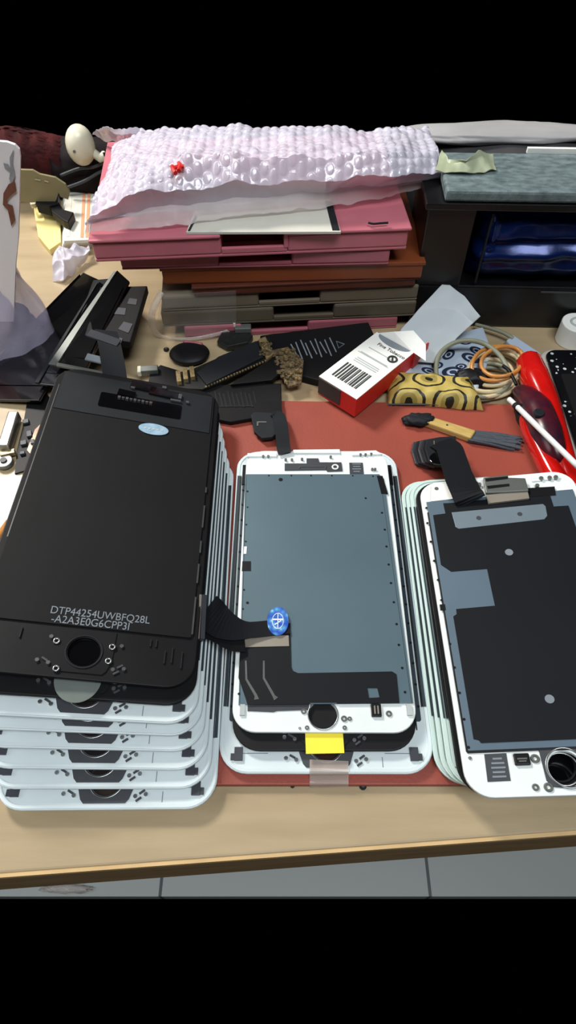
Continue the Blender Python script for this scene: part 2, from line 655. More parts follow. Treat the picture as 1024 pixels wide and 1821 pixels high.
def home_bits(root, W, L, hc, R, bm, ringm, dark=True, wide=.0098):
    """bracket round the home button opening, its bright ring and the little screws"""
    pts = [(-wide, hc + .0085), (-wide, hc - R * .42), (-wide * .86, hc - R - .0004), (-wide * .74, hc - R - .0017), (wide * .74, hc - R - .0017),
           (wide * .86, hc - R - .0004), (wide, hc - R * .42), (wide, hc + .0085)]
    MB().disc((0, hc, -.0006), R - .0004, .0002, 36).build('hole_darkener', M['smoke'] if dark else M['blackgloss'], root)  # dark disc added below the opening to darken it
    plate('button_bracket', [pts, circ(0, hc, R - .0006)], .0000, .0004, bm, root)
    MB().ring((0, hc, .0005), R, .0003).build('button_ring', ringm, root, True)
    s = MB()
    for x, y in ((-.0108, -.0052), (.0106, -.0056), (-.0145, -.0046), (.0142, -.0050), (.0122, .0035), (-.0118, .0045)):
        s.disc((x, hc + y, .0004), .0007, .0007, 12)
    s.pieces('screw_boss', M['steel'], root)
    s = MB()
    for x, y in ((-.0122, -.0040), (.0118, -.0066), (.0128, -.0042)):
        s.box((x, hc + y, .0003), (.0022, .0007, .0005), .6 if x > 0 else -.5)
    s.pieces('spring_clip', M['bracket'], root)


def white_panel(W, L, label, mw, fm, group, sd='shielddark', inner=False):
    root = thing('phone_screen', label, 'phone screen', group, mw)
    hc = -L / 2 + .0098
    plate('frame', [rrect(-W / 2, -L / 2, W / 2, L / 2, .0105), circ(0, hc, .0058)], -.0012, 0, M[fm], root, .0004)
    plate('rim', [rrect(-W / 2 + .0005, -L / 2 + .0005, W / 2 - .0005, L / 2 - .0005, .0100),
                  rrect(-W / 2 + .0016, -L / 2 + .0016, W / 2 - .0016, L / 2 - .0016, .0090)], -.0002, .0004, M[fm], root)
    plate('metal_shield', [rrect(-W / 2 + .0032, -L / 2 + .0185, W / 2 - .0032, L / 2 - .0125, .0008)], .0000, .0006, M[sd], root)
    home_bits(root, W, L, hc, .0061, M['bracket'], M['steel'])
    for s in (-1, 1):
        g_ = MB().box((s * (W / 2 - .0013), .004, .0004), (.0012 if fm == 'pale' else .0007, L - .040, .0005))
        g_.build('gasket_shade', M[sd], root)  # dark side strips: gasket lines, with shade between panels put into their colour
        MB().box((s * (W / 2 - .0023), .004, .0004), (.0005, L - .040, .0006)).build('gasket_shade', M['black'], root)
        c = MB().box((s * (W / 2 - .0072), -L / 2 + .0066, .0006), (.0030, .0046, .0012)).box((s * (W / 2 - .0056), -L / 2 + .0056, .0005), (.0024, .0022, .0010))
        c.build('corner_clip', M['darkgrey'], root)
    t = MB()
    for x, y, w, h in ((.020, -L / 2 + .0040, .00025, .0035), (-.018, -L / 2 + .0125, .00025, .0025), (.024, -L / 2 + .0125, .00025, .003),
                       (.0265, -L / 2 + .0070, .0110, .00025), (-.0265, -L / 2 + .0070, .0110, .00025), (.0142, -L / 2 + .0086, .0010, .0007)):
        t.box((x, y, .00006), (w, h, .0002))
    t.pieces('seam_mark', M['print_grey'], root)
    return root


def black_panel(W, L, label, mw, group, shield='blackmatte', R=.0061, hole=.0098):
    root = thing('phone_screen', label, 'phone screen', group, mw)
    hc = -L / 2 + hole
    plate('frame', [rrect(-W / 2, -L / 2, W / 2, L / 2, .0105), circ(0, hc, R - .0003)], -.0015, 0, M['black'], root, .0004)
    plate('metal_shield', [rrect(-W / 2 + .0026, -L / 2 + .0195, W / 2 - .0026, L / 2 - .004, .0008)], .0000, .0007, M[shield], root)
    home_bits(root, W, L, hc, R, M['black'], M['tape'], False)
    t = MB()
    for x, y, h in ((.030, .012, .006), (.0275, .011, .005), (.0335, .0105, .0065), (.022, .0160, .003), (-.022, .0150, .004), (.0240, .0160, .003)):
        t.box((x, -L / 2 + y, .0003), (.0004, h, .0006))
    t.pieces('moulded_rib', M['tape'], root)
    return root


# ---------------------------------------------------------------- left stack: six white panels under two black ones
GL = 'phone screens stacked at the left'
PW, PL = .0775, .158
w6 = pose((-64.3, 127.8, 5.5), (.49, 0, 0))
W6 = white_panel(PW, PL, 'white phone screen panel at the very bottom of the left stack, touching the bench', w6, 'pale', GL)
names = {'W5': ((-66.4, 133.6, 9.3), (.47, -.5, 1.86), 'white phone screen panel second from the bottom of the left stack, red in its opening'),
         'W4': ((-67.7, 138.9, 13.1), (.48, -1, 3.72), 'white phone screen panel third from the bottom of the left stack, tiny blue mark'),
         'W3': ((-68.8, 144.2, 16.9), (.48, -1.5, 5.58), 'white phone screen panel in the left stack, fourth from the bottom'),
         'W2': ((-69.6, 148.5, 20.7), (.5, -2, 7.43), 'white phone screen panel second below the black ones in the left stack, thinnest strip'),
         'W1': ((-70.6, 151.5, 24.4), (.5, -2.5, 9.29), 'topmost white phone screen panel of the left stack, just under the black ones')}
panels = {'W6': W6}
for k, (T, ypr, lab) in names.items():
    panels[k] = dup(W6, pose(T, ypr), lab)
MB().disc((.0195, -PL / 2 + .0128, .0002), .0016, .0004, rx=.0006).build('ink_spot', M['bluefilm'], panels['W4'])
b2 = pose((-71, 157, 28.2), (.49, -3, 11.15))
B2 = black_panel(PW, PL, 'black phone screen panel sandwiched in the left stack, grey round film over its button', b2, GL)
c = loc(b2, 139, 1208, .0012)
f = MB().disc((c.x, c.y, .0013), .0078, .0003, 48, .0084).build('protective_film', M['holo_film'], B2)
f['label'] = 'round translucent grey film'
b1 = pose((-71.2, 161.8, 32.2), (.57, -3.59, 13.53))
B1 = black_panel(PW, PL, 'black phone screen panel with printed code and oval sticker, top of the left stack', b1, GL, hole=.0100)
# details of the top black panel
p = L2(b1, [(108, 690), (372, 716), (385, 800), (92, 770)])
pt = plate('adhesive_tape', [[(-.0355, .0485), (.0352, .0485), (.0352, .0745), (-.0355, .0745)]], .0008, .0010, M['tape'], B1)
pt['label'] = 'charcoal tape band across the top'
q = loc(b1, 250, 722, .001)
plate('earpiece_recess', [rrect(q.x - .019, q.y - .0048, q.x + .019, q.y + .0050, .0010)], .0010, .0013, M['blackgloss'], B1)
s = MB()
for i in range(9):
    a = loc(b1, 212 + i * 7, 706 + i * 1.3, .0016)
    s.box((a.x, a.y, .0016), (.0013, .0009 if i % 2 else .0014, .0006))
for x, y, w, h in ((312, 713, .005, .0010), (320, 706, .0016, .0032), (236, 690, .002, .001), (292, 690, .002, .0016), (333, 716, .0014, .0012)):
    a = loc(b1, x, y, .0016)
    s.box((a.x, a.y, .0018), (w, h, .0008))
s.pieces('earpiece_contact', M['steel'], B1)
s = MB()
for x, y, w, h in ((255, 688, .012, .005), (292, 700, .014, .005), (225, 700, .008, .004)):
    a = loc(b1, x, y, .0015)
    s.box((a.x, a.y, .0014), (w, h, .0012), -.08)
s.pieces('earpiece_bracket', M['blackgloss'], B1)
a = loc(b1, 273, 763, .0012)
o = plate('oval_sticker', [circ(a.x, a.y, .0068, 40, .0036)], .0010, .0012, M['sticker'], B1)
o['label'] = 'pale blue oval sticker'
s = MB()
for i in range(5):
    s.disc((a.x + (i - 2) * .0019, a.y, .0012), .0006, .0002, 10)
s.build('sticker_print', M['print_soft'], o)
tx = Matrix.Translation((loc(b1, 88, 1090, .0008).x, loc(b1, 88, 1090, .0008).y, .0008))
o = text('printed_code', 'DTP44254UWBFQ28L\n -A2A3E0G6CPP3I', .0043, M['print_grey'], B1, tx, sx=.86)
o['label'] = 'grey printed serial code'
for x, y in ((101, 1140), (200, 1151), (193, 1176), (100, 1189)):
    q_ = loc(b1, x, y, .0004)
    MB().ring((q_.x, q_.y, .0006), .0009, .0004, 20, 6).build('washer', M['steel'], B1, True)
# lighter rim of its shield, the glints set in as bright steel pieces
s = MB()
for y, h in ((-.050, .016), (-.031, .009), (-.018, .006), (-.002, .012), (.013, .003)):
    s.box((PW / 2 - .0024, y, .0006), (.0006, h, .0004))
s.box((-PW / 2 + .0024, .02, .0005), (.0004, .09, .0003))
s.pieces('rim_glint', M['steel'], B1)
mi = b1.inverted()
fl_ = [mi @ G(x, y, z) for x, y, z in ((212, 712, .0265), (207, 690, .0275), (203, 660, .028), (198, 630, .029), (192, 600, .028), (188, 588, .0255))]
fc = MB().ribbon(smooth_path(fl_, 4), (1, 0, 0), .0115, .0004).build('flex_cable', M['tape'], B1)
g = mi @ G(188, 605, .0285)
MB().box((g.x - .001, g.y + .0005, g.z + .0007), (.0165, .0060, .0010), -.25).build('connector', M['darkgrey'], fc, bevel=.0002)
g = mi @ G(168, 638, .0265)
MB().box((g.x, g.y, g.z), (.0085, .0050, .0010), -.1).build('connector', M['print_grey'], fc, bevel=.0002)
g = mi @ G(145, 657, .0250)
MB().box((g.x, g.y, g.z), (.024, .0024, .0012), -.03).build('edge_connector', M['nickel'], B1, bevel=.0003)

# ---------------------------------------------------------------- middle stack
GM = 'phone screens stacked in the middle'
cb = pose((13.9, 136.5, 6.1), (-.08, 0, 0))
CB = white_panel(.0775, .152, 'wide white phone screen panel at the bottom of the middle stack on the red mat', cb, 'pale', GM, 'shielddark')
s = MB()
for i in range(14):
    s.disc((.0351, -.052 + i * .0086, .0007), .0005, .0003, 10)
    s.disc((-.0351, -.052 + i * .0086, .0007), .0005, .0003, 10)
s.pieces('rivet', M['black'], CB)
MB().box((-.0345, .0605, .0005), (.0026, .012, .001)).box((.0345, .0605, .0005), (.0026, .012, .001)).pieces('gasket', M['black'], CB)
cm = pose((13.2, 136, 9.4), (0, 0, 0))
CM = black_panel(.067, .137, 'black phone screen panel between the two white ones of the middle stack', cm, GM, R=.0055, hole=.0092)
ct = pose((13.4, 140.3, 12.3), (-.23, -.06, 0))
W, L = .067, .1345
CT = thing('phone_screen', 'white phone screen panel with slate metal back and iridescent sticker, top of the middle stack', 'phone screen', GM, ct)
hc = loc(ct, 574, 1271)
plate('frame', [rrect(-W / 2, -L / 2, W / 2, L / 2, .0088), circ(hc.x, hc.y, .0052)], -.0016, 0, M['white'], CT, .0004)
MB().ring((hc.x, hc.y, .0003), .0054, .00028).build('button_ring', M['steel'], CT, True)
MB().disc((hc.x, hc.y, -.0014), .0053, .0003, 40).build('hole_cover', M['black'], CT)  # black disc added to close the opening and keep it dark
sh = L2(ct, [(436, 843), (674, 843), (683, 852), (735, 1250), (424, 1253)], .0008)
plate('metal_shield', [sh], .0000, .0008, M['shield'], CT, .00015)
s = MB()
for x, y, r in ((499, 853, .0010), (650, 886, .0005), (440, 874, .0005), (440, 902, .0004), (438, 933, .0004), (437, 963, .0004), (434, 1049, .0004),
             (440, 1072, .0006), (432, 1083, .0004), (478, 846, .0004), (518, 846, .0004), (553, 846, .0004), (590, 846, .0004), (627, 846, .0004), (663, 847, .0004),
             (679, 912, .0005), (684, 942, .0005), (687, 972, .0005), (691, 1004, .0005), (695, 1037, .0005), (700, 1071, .0005), (705, 1110, .0005), (709, 1147, .0005), (715, 1188, .0005), (720, 1231, .0005), (425, 1234, .0005)):
    a = loc(ct, x, y, .0008)
    s.disc((a.x, a.y, .00082), r, .0002, 10)
s.pieces('rivet_hole', M['black'], CT)
# raised outer edges of the shield
for pts in ([(438, 846), (426, 1250)], [(676, 850), (732, 1250)]):
    a, b = [loc(ct, *q, .0008) for q in pts]
    MB().tube([(a.x, a.y, .0004), (b.x, b.y, .0004)], .00045, 6).build('gasket', M['black'], CT)
q = L2(ct, [(670, 846), (680, 846), (690, 878), (678, 878)], .001)
MB().prism(q, .0006, .0010).build('gasket', M['black'], CT)
q = L2(ct, [(431, 998), (446, 998), (446, 1015), (430, 1015)], .001)
MB().prism(q, .0006, .0010).build('notch_pad', M['black'], CT)
q = L2(ct, [(434, 972), (439, 972), (438, 985), (433, 985)], .001)
MB().prism(q, .0006, .0011).build('solder_spot', M['paper'], CT)
# the dark flex covering the lower end
q = L2(ct, [(427, 1150), (430, 1112), (516, 1108), (518, 1186), (521, 1193), (530, 1197), (697, 1194), (705, 1199), (710, 1250), (600, 1251), (598, 1249), (552, 1249), (550, 1252), (440, 1253), (436, 1240), (424, 1205)], .0012)
w_ = L2(ct, [(653, 1223), (671, 1223), (675, 1240), (656, 1241)], .0012)
fx = plate('flex_cable', [q, w_], .0008, .0012, M['graphite'], CT)
q = L2(ct, [(432, 1131), (513, 1130), (514, 1149), (432, 1151)], .0014)
o = MB().prism(q, .0010, .0015).build('stiffener_strip', M['warmnickel'], fx)
for pts in ([(437, 1175), (438, 1208), (455, 1237), (456, 1244)], [(469, 1175), (469, 1206), (487, 1238), (491, 1243)]):
    P3 = [loc(ct, x, y, .0013) for x, y in pts]
    MB().ribbon([(a.x, a.y, .0013) for a in P3], (1, 0, 0), [.0006, .0008, .0010, .0018], .0002).build('metal_trace', M['steel'], fx)
# the cable that leaves the flex to the left, up the side of the left stack
mi = ct.inverted()
P3 = [mi @ G(x, y, z) for x, y, z in ((514, 1113, .0141), (480, 1117, .0146), (445, 1120, .0158), (420, 1118, .0175), (395, 1108, .0200), (378, 1094, .0225), (366, 1084, .0240))]
MB().ribbon(smooth_path(P3, 4), [Vector((0, 1, 0))] * 25, [.0066] * 9 + [.0072, .0080, .009, .010, .011, .012, .0130, .0142, .0150, .0155] + [.016] * 6, .0004).build('cable_tail', M['graphite'], fx)
P3 = [mi @ G(x, y, z) for x, y, z in ((435, 1142, .0150), (412, 1140, .0170), (390, 1128, .0195), (368, 1118, .0220))]
MB().ribbon(smooth_path(P3, 4), (0, 1, 0), .0080, .0004).build('cable_tail', M['black'], fx)
a, b = mi @ G(362, 1060, .0250), mi @ G(358, 1138, .0240)
cn = MB().ribbon([a, (a + b) / 2, b], (.5, 0, 1), .0028, .0016).build('connector', M['darkgrey'], fx)
MB().ribbon([a + Vector((-.0013, 0, .0006)), b + Vector((-.0013, 0, .0006))], (.5, 0, 1), .0016, .0008).build('contact_strip', M['warmnickel'], cn)
# iridescent oval sticker
a = loc(ct, 494, 1104, .0026)
o = plate('oval_sticker', [circ(a.x, a.y, .0042, 40, .0062)], .0023, .0026, M['holo'], CT)
o['label'] = 'iridescent blue oval sticker'
s = MB()
s.ring((a.x, a.y, .0026), .0022, .00012, 28, 5, 1, 1.5)
s.box((a.x, a.y, .0026), (.0003, .006, .0002)).box((a.x, a.y + .0006, .0026), (.004, .0006, .0002)).box((a.x, a.y - .0008, .0026), (.003, .0004, .0002), .6)
s.build('sticker_print', M['paper'], o)
# upper end
q = L2(ct, [(506, 824), (545, 824), (545, 815), (566, 815), (568, 822), (607, 822), (609, 837), (582, 838), (580, 835), (506, 836)], .0006)
MB().prism(q, 0, .0006).build('earpiece_bracket', M['bracket'], CT)
q = L2(ct, [(531, 828), (580, 828), (580, 833), (578, 833), (577, 830), (534, 830), (533, 833), (531, 833)], .0009)
MB().prism(q, .0006, .0009).build('wire_spring', M['steel'], CT)
a = loc(ct, 596, 830, .001)
MB().ring((a.x, a.y, .0008), .0013, .0004).build('camera_ring', M['paper'], CT, True)
q = L2(ct, [(621, 822), (645, 822), (647, 842), (622, 842)], .0006)
o = MB().prism(q, 0, .0003).build('grey_label', M['bracket'], CT)
for k, wd in enumerate((.0040, .0034, .0042, .0030)):
    c0 = loc(ct, 634, 825 + k * 4.4, .0004)
    MB().box((c0.x, c0.y, .00035), (wd, .0005, .0001)).build('printed_line', M['print_grey'], o)
for xs in (((521, 800), (522, 806), (605, 806), (604, 799)), ((624, 803), (626, 810), (680, 808), (668, 801)), ((440, 806), (440, 812), (492, 812), (492, 806))):
    q = L2(ct, xs, .0008)
    MB().prism(q, -.001, .0010).build('frame_tab', M['white'], CT, bevel=.0002)
s = MB()
for x, y in ((468, 811), (477, 811), (508, 817), (519, 817), (537, 816), (588, 812), (641, 808), (650, 808), (660, 807), (667, 834), (662, 834)):
    a = loc(ct, x, y, .001)
    s.disc((a.x, a.y, .0006), .0006, .0012, 12)
s.pieces('screw_boss', M['nickel'], CT)
# lower end
s = MB()
for x, y, r in ((540, 1264, .0009), (612, 1277, .0010), (692, 1268, .0010), (546, 1293, .0007), (613, 1293, .0007), (533, 1294, .0004), (622, 1277, .0007)):
    a = loc(ct, x, y, .001)
    s.ring((a.x, a.y, .0004), r * .8, r * .35, 20, 6)
s.pieces('screw_boss', M['nickel'], CT)
q = L2(ct, [(440, 1254), (550, 1252), (548, 1262), (492, 1264), (486, 1266), (440, 1264)], .0005)
MB().prism(q, 0, .0004).build('flex_tail', M['darkgrey'], CT)
a = loc(ct, 669, 1263, .001)
o = MB().box((a.x, a.y, .0007), (.0036, .0046, .0014)).build('connector', M['black'], CT, bevel=.0002)
MB().box((a.x - .0006, a.y, .0015), (.0005, .003, .0002)).box((a.x + .0006, a.y, .0015), (.0005, .003, .0002)).pieces('contact_pin', M['warmnickel'], o)
for x in (431, 728):
    a = loc(ct, x, 1262, .001)
    MB().box((a.x, a.y, .0005), (.0018, .0040, .0010)).build('corner_clip', M['print_soft'], CT)
# flex at the top, folding over the mat to its connector
P3 = [mi @ G(x, y, z) for x, y, z in ((507, 806, .0140), (504, 796, .0142), (502, 775, .0120), (499, 752, .0090), (494, 738, .0075), (484, 735, .0070))]
fx = MB().ribbon(smooth_path(P3, 4), (1, 0, 0), .0066, .0004).build('flex_cable', M['tape'], CT)
g = [mi @ G(x, y, .0060) for x, y in ((446, 740), (452, 735), (494, 737), (502, 748), (500, 768), (484, 780), (466, 782), (452, 770))]
gz = sum(v.z for v in g) / len(g)
cn = MB().prism([v.xy for v in g], gz - .0010, gz + .0012).build('connector', M['tape'], fx, bevel=.0003)
g = mi @ G(465, 750, .0076)
MB().box((g.x, g.y, gz + .0013), (.0050, .0008, .0004)).box((g.x - .002, g.y - .0012, gz + .0013), (.0008, .003, .0004)).pieces('contact_mark', M['nickel'], cn)
# yellow slip and clear tape hanging out of the stack
a = G(577, 1322, .0108)
sl = tag(bpy.data.objects.new('paper_slip', MB().box((0, 0, 0), (.0136, .0096, .0003)).mesh()), 'small yellow paper slip sticking out below the top white panel', 'paper slip')
COL.objects.link(sl)
sl.data.materials.append(M['yellow'])
sl.location = (a.x, a.y + .0014, .0104)
sl.rotation_euler = (0, 0, .02)
P3 = [G(x, y, z) for x, y, z in ((585, 1352, .0071), (585, 1372, .0070), (585, 1380, .0050), (585, 1388, .0036), (585, 1394, .0034), (585, 1400, .0006))]
ctp = tag(MB().ribbon(smooth_path(P3, 4), (1, 0, 0), .0138, .0001).build('tape_strip', M['cleartape']), 'short strip of clear tape from the middle stack onto the mat edge', 'tape')

# ---------------------------------------------------------------- right stack
GR = 'phone screens stacked at the right'
W, L = .067, .137
rw = {}
RW3 = white_panel(W, L, 'greenish white phone screen panel at the bottom of the right stack', pose((86.2, 125.2, 6.7), (-.39, -.25, -1)), 'mint', GR)
rw['RW3'] = RW3
rw['RW2'] = dup(RW3, pose((87.7, 123.6, 10.5), (-.4, -.75, -3)), 'greenish white phone screen panel in the right stack, second from the bottom')
rw['RW1'] = dup(RW3, pose((89.0, 122.3, 14.2), (-.39, -1.25, -5)), 'greenish white phone screen panel in the right stack, right under the black one')
rb = pose((91.2, 119.1, 17.5), (-.16, -1.63, -6.5))
RB = black_panel(W, L, 'black phone screen panel under the topmost white one of the right stack', rb, GR, R=.0055, hole=.0092)
rt = pose((92.1, 117.2, 22.9), (-.64, -3.09, -8.68))
RT = thing('phone_screen', 'white phone screen panel with black graphite sheet, top of the right stack', 'phone screen', GR, rt)
hc = loc(rt, 1007, 1366)
plate('frame', [rrect(-W / 2, -L / 2, W / 2, L / 2, .0088), circ(hc.x, hc.y, .0056)], -.0018, 0, M['white'], RT, .0004)
a = loc(rt, 752, 893, .0008)
bq = loc(rt, 830, 1336, .0008)
sw = W / 2 - .0022
shd = plate('metal_shield', [[(-sw, bq.y), (sw, bq.y), (sw, a.y), (-sw, a.y)]], 0, .0008, M['shield2'], RT, .00015)
MB().tube([(-sw + .0001, bq.y, .0004), (-sw + .0001, a.y - .006, .0004)], .0005, 6).build('gasket', M['black'], RT)
MB().tube([(-sw, bq.y, .0003), (sw, bq.y, .0003)], .0006, 6).build('gasket', M['black'], RT)
gq = L2(rt, [(770, 916), (792, 913), (788, 895), (868, 893), (1000, 880)], .0011)
xr = sw - .0042
g2 = L2(rt, [(842, 1314), (806, 1096), (812, 1092), (811, 1083), (880, 1077), (866, 1011), (802, 1016), (784, 1004)], .0011)
yb = loc(rt, 855, 1321, .0011)
gpoly = [gq[0], gq[1], gq[2], (gq[2][0] + .004, gq[2][1] - .0002), (xr - .006, gq[2][1] + .0005), (xr - .006, gq[2][1] - .007), (xr, gq[2][1] - .0072), (xr, yb.y), (yb.x, yb.y), (yb.x - .0005, yb.y + .001)] + g2
o = plate('graphite_sheet', [gpoly], .0008, .0011, M['graphite'], RT)
o['label'] = 'black graphite heat sheet'
q = L2(rt, [(803, 911), (965, 896), (970, 900), (973, 917), (968, 923), (816, 940), (810, 937)], .0014)
o = plate('pale_window', [q], .0010, .0014, M['shieldlight'], RT, .00012)
s = MB()
for x, y in ((851, 921), (924, 914)):
    b_ = loc(rt, x, y, .0015)
    s.disc((b_.x, b_.y, .0015), .0010, .0002, 14)
s.pieces('dimple', M['bracket'], o)
for x, y in ((905, 982), (977, 1243)):
    b_ = loc(rt, x, y, .0013)
    MB().disc((b_.x, b_.y, .0012), .0016, .0003, 20).build('grey_dot', M['print_grey'], RT)
s = MB()
for x, y in ((758, 903), (760, 930), (766, 963), (772, 997), (779, 1031), (785, 1067), (800, 1145), (808, 1187), (817, 1232), (825, 1279), (833, 1329)):
    b_ = loc(rt, x, y, .0009)
    s.disc((b_.x, b_.y, .0008), .0005, .0003, 10)
b_ = loc(rt, 787, 1080, .0009)
s.box((b_.x, b_.y, .0009), (.0020, .0026, .0003))
s.pieces('rivet_hole', M['black'], RT)
# connector block at the top
q = L2(rt, [(859, 849), (903, 844), (904, 849), (934, 850), (940, 872), (908, 874), (864, 876)], .0030)
o = MB().prism(q, .0010, .0030).build('connector_cover', M['nickel'], RT, bevel=.0003)
for k in (0, 1):
    q = L2(rt, [(863 + k * 3, 851 + k * 13), (902 + k * 3, 847 + k * 13), (903 + k * 3, 851 + k * 13), (864 + k * 3, 856 + k * 13)], .0032)
    MB().prism(q, .0028, .0032).build('slot', M['black'], o)
q = L2(rt, [(864, 880), (938, 873), (941, 886), (868, 895)], .0020)
MB().prism(q, .0010, .0020).build('metal_strip', M['warmnickel'], RT)
q = L2(rt, [(936, 868), (986, 865), (988, 880), (942, 884)], .0012)
MB().prism(q, .0006, .0012).build('dark_pad', M['black'], RT)
q = L2(rt, [(767, 863), (808, 858), (812, 886), (766, 891)], .0014)
o = MB().prism(q, .0008, .0013).build('corner_label', M['paper'], RT)
o['label'] = 'white corner sticker'
s = MB()
for x, y in ((962, 851), (977, 850), (988, 849), (955, 864), (776, 870), (846, 860), (852, 862)):
    b_ = loc(rt, x, y, .001)
    s.disc((b_.x, b_.y, .0008), .0009, .0016, 14)
s.pieces('screw_boss', M['nickel'], RT)
q = L2(rt, [(945, 846), (946, 856), (997, 850), (992, 842)], .0008)
MB().prism(q, -.001, .0008).build('frame_tab', M['white'], RT, bevel=.0002)
mi = rt.inverted()
P3 = [mi @ G(*t) for t in ((838, 893, .0205), (830, 878, .0225), (817, 850, .0205), (805, 815, .0175), (797, 795, .0155), (780, 786, .0135))]
fx = MB().ribbon(smooth_path(P3, 4), (1, -.1, 0), [.013] * 9 + [.0125] * 12, .0004).build('flex_cable', M['graphite'], RT)
# connector flaps of the five screens, fanned on top of one another beside the flex
for k, (rr, x0) in enumerate(((RW3, 740), (rw['RW2'], 746), (rw['RW1'], 752), (RB, 758), (RT, 764))):
    m_ = rr.matrix_world if rr is not RT else rt
    bpy.context.view_layer.update()
    m_ = rr.matrix_world
    mi2 = m_.inverted()
    z = .0045 + k * .0021
    pts = [(x0 - 9, 803 - k), (x0 - 6, 788 - k), (x0 + 16, 783 - k), (x0 + 46, 781 - k), (x0 + 48, 806), (x0 + 40, 824 - k), (x0 + 20, 833 - k * .5), (x0 - 2, 826 - k)]
    bm_ = MB().prism([G(x, y, z).xy for x, y in pts], z - .0006, z + .0008)
    bmesh.ops.transform(bm_.bm, matrix=mi2, verts=bm_.bm.verts)
    o = bm_.build('connector_flap', M['darkgrey'] if k % 2 == 0 and k < 4 else M['tape'], rr, bevel=.0003)
    if k == 4:
        a = mi2 @ G(783, 815, z + .0012)
        MB().disc((a.x, a.y, a.z), .0052, .0010, 24, .0042).build('connector', M['blackgloss'], o, bevel=.0002)
        a = mi2 @ G(772, 792, z + .0010)
        MB().box(a, (.0004, .006, .0004), -.1).build('contact_strip', M['gold'], o)
# lower end
q = L2(rt, [(861, 1341), (900, 1339), (908, 1388), (867, 1390)], .0004)
o = MB().prism(q, 0, .0003).build('grey_label', M['bracket'], RT)
for k, wd in enumerate((.0030, .0042, .0046, .0040, .0044)):
    c0 = loc(rt, 884 + k, 1349 + k * 8, .0004)
    MB().box((c0.x, c0.y, .00035), (wd, .0006, .0001)).build('printed_line', M['print_grey'], o)
a = loc(rt, 928, 1350, .001)
o = MB().box((a.x, a.y, .0007), (.0050, .0038, .0014)).build('connector', M['black'], RT, bevel=.0004)
MB().box((a.x, a.y, .0015), (.0032, .0005, .0002)).box((a.x, a.y - .0008, .0015), (.0024, .0004, .0002)).pieces('contact_pin', M['nickel'], o)
q = L2(rt, [(958, 1333), (1060, 1331), (1060, 1396), (985, 1399), (972, 1388)], .0005)
ho = [(hc.x + .0066 * math.cos(i * math.pi / 18), hc.y + .0066 * math.sin(i * math.pi / 18)) for i in range(36)]
plate('button_bracket', [q, ho], 0, .0005, M['bracket'], RT)
MB().ring((hc.x, hc.y, .0006), .0064, .00028).ring((hc.x - .001, hc.y, -.0008), .0052, .0003).build('button_ring', M['steel'], RT, True)
s = MB()
for x, y, r in ((952, 1348, .0013), (953, 1399, .0010), (976, 1399, .0013), (836, 1347, .0005)):
    b_ = loc(rt, x, y, .001)
    s.ring((b_.x, b_.y, .0004), r * .8, r * .35, 20, 6)
s.pieces('screw_boss', M['nickel'], RT)
# ---------------------------------------------------------------- storage boxes behind the stacks
GB = 'flat plastic boxes piled behind the phone screens'


def tray(name, label, pl, pr, z0, z1, m, notch=None, lid=False, depth=.105, m2=None, nd=.012):
    p, q = G(*pl, z0), G(*pr, z0)
    mw = frame(p, q)
    w = (q - p).length
    h = z1 - z0
    root = thing(name, label, 'box', GB, mw)
    if notch:
        mi = mw.inverted()
        zc = z0 + h * .5
        xa, xb = (mi @ GY(notch[0], notch[2], p.y)).x, (mi @ GY(notch[1], notch[2], p.y)).x
        pts = [(0, 0), (xa, 0), (xa + .001, nd), (xb - .001, nd), (xb, 0), (w, 0), (w, depth), (0, depth)]
        MB().prism(pts, h * .12, h * .88 if lid else h).build('body', m, root, bevel=.0012)
        MB().prism([(0, .0002), (w, .0002), (w, depth), (0, depth)], 0, h * .14).build('base', m, root, bevel=.0006)
        MB().box(((xa + xb) / 2, nd - .0006, h * .45), (xb - xa - .002, .0012, h * .5)).build('recess_shade', m2 or M['recess_shade'], root)  # darker plate at the notch back, shade of the recess put into its colour
        hb = MB().box(((xa + xb) / 2, .0012, h * .26), (xb - xa, .0022, h * .24))
        hb.build('handle', m, root, bevel=.0005)
        if lid:
            pts = [(-.0012, -.0012), (xa, -.0012), (xa + .001, nd), (xb - .001, nd), (xb, -.0012), (w + .0012, -.0012), (w + .0012, depth), (-.0012, depth)]
            MB().prism(pts, h * .86, h).build('lid', m, root, bevel=.0008)
            s = MB()
            s.box((xb - .0008, .004, h * .62), (.0022, .0085, h * .62))
            s.build('latch', m, root, bevel=.0004)
    else:
        MB().prism([(0, 0), (w, 0), (w, depth), (0, depth)], 0, h).build('body', m, root, bevel=.0012)
        MB().prism([(-.0008, -.0006), (w + .0008, -.0006), (w + .0008, depth), (-.0008, depth)], h * .82, h + .0002).build('lid', m, root, bevel=.0004)
    return root


tray('storage_box', 'pink flat box at the bottom of the box pile, resting on the bench', (330, 603), (705, 583), .0002, .0082, M['pink2'], (430, 550, 588))
tray('storage_box', 'smoky grey flat box with handle, lower of the two grey ones in the pile', (290, 582), (737, 562), .0084, .0184, M['taupe2'], (487, 597, 556), m2=M['blackbox'])
tray('storage_box', 'smoky grey flat box with handle, upper of the two grey ones in the pile', (291, 555), (741, 534), .0186, .0284, M['taupe'], (460, 572, 528), m2=M['blackbox'])
tray('storage_box', 'narrow dark brown box squeezed below the orange brown one in the pile', (345, 528), (738, 510), .0286, .0344, M['brown2'], None)
tray('storage_box', 'orange brown flat box in the pile, between pink and grey boxes', (291, 507), (749, 496), .0346, .0450, M['brown'], None)
tray('storage_box', 'pink flat box second from the top of the box pile, narrower than the one above', (217, 481), (691, 471), .0452, .0540, M['pink2'], (388, 519, 462), nd=.010)
PB = tray('storage_box', 'pink lidded box with latched handle on top of the box pile, under bubble wrap', (171, 467), (722, 444), .0542, .0668, M['pink'], (392, 513, 432), lid=True)
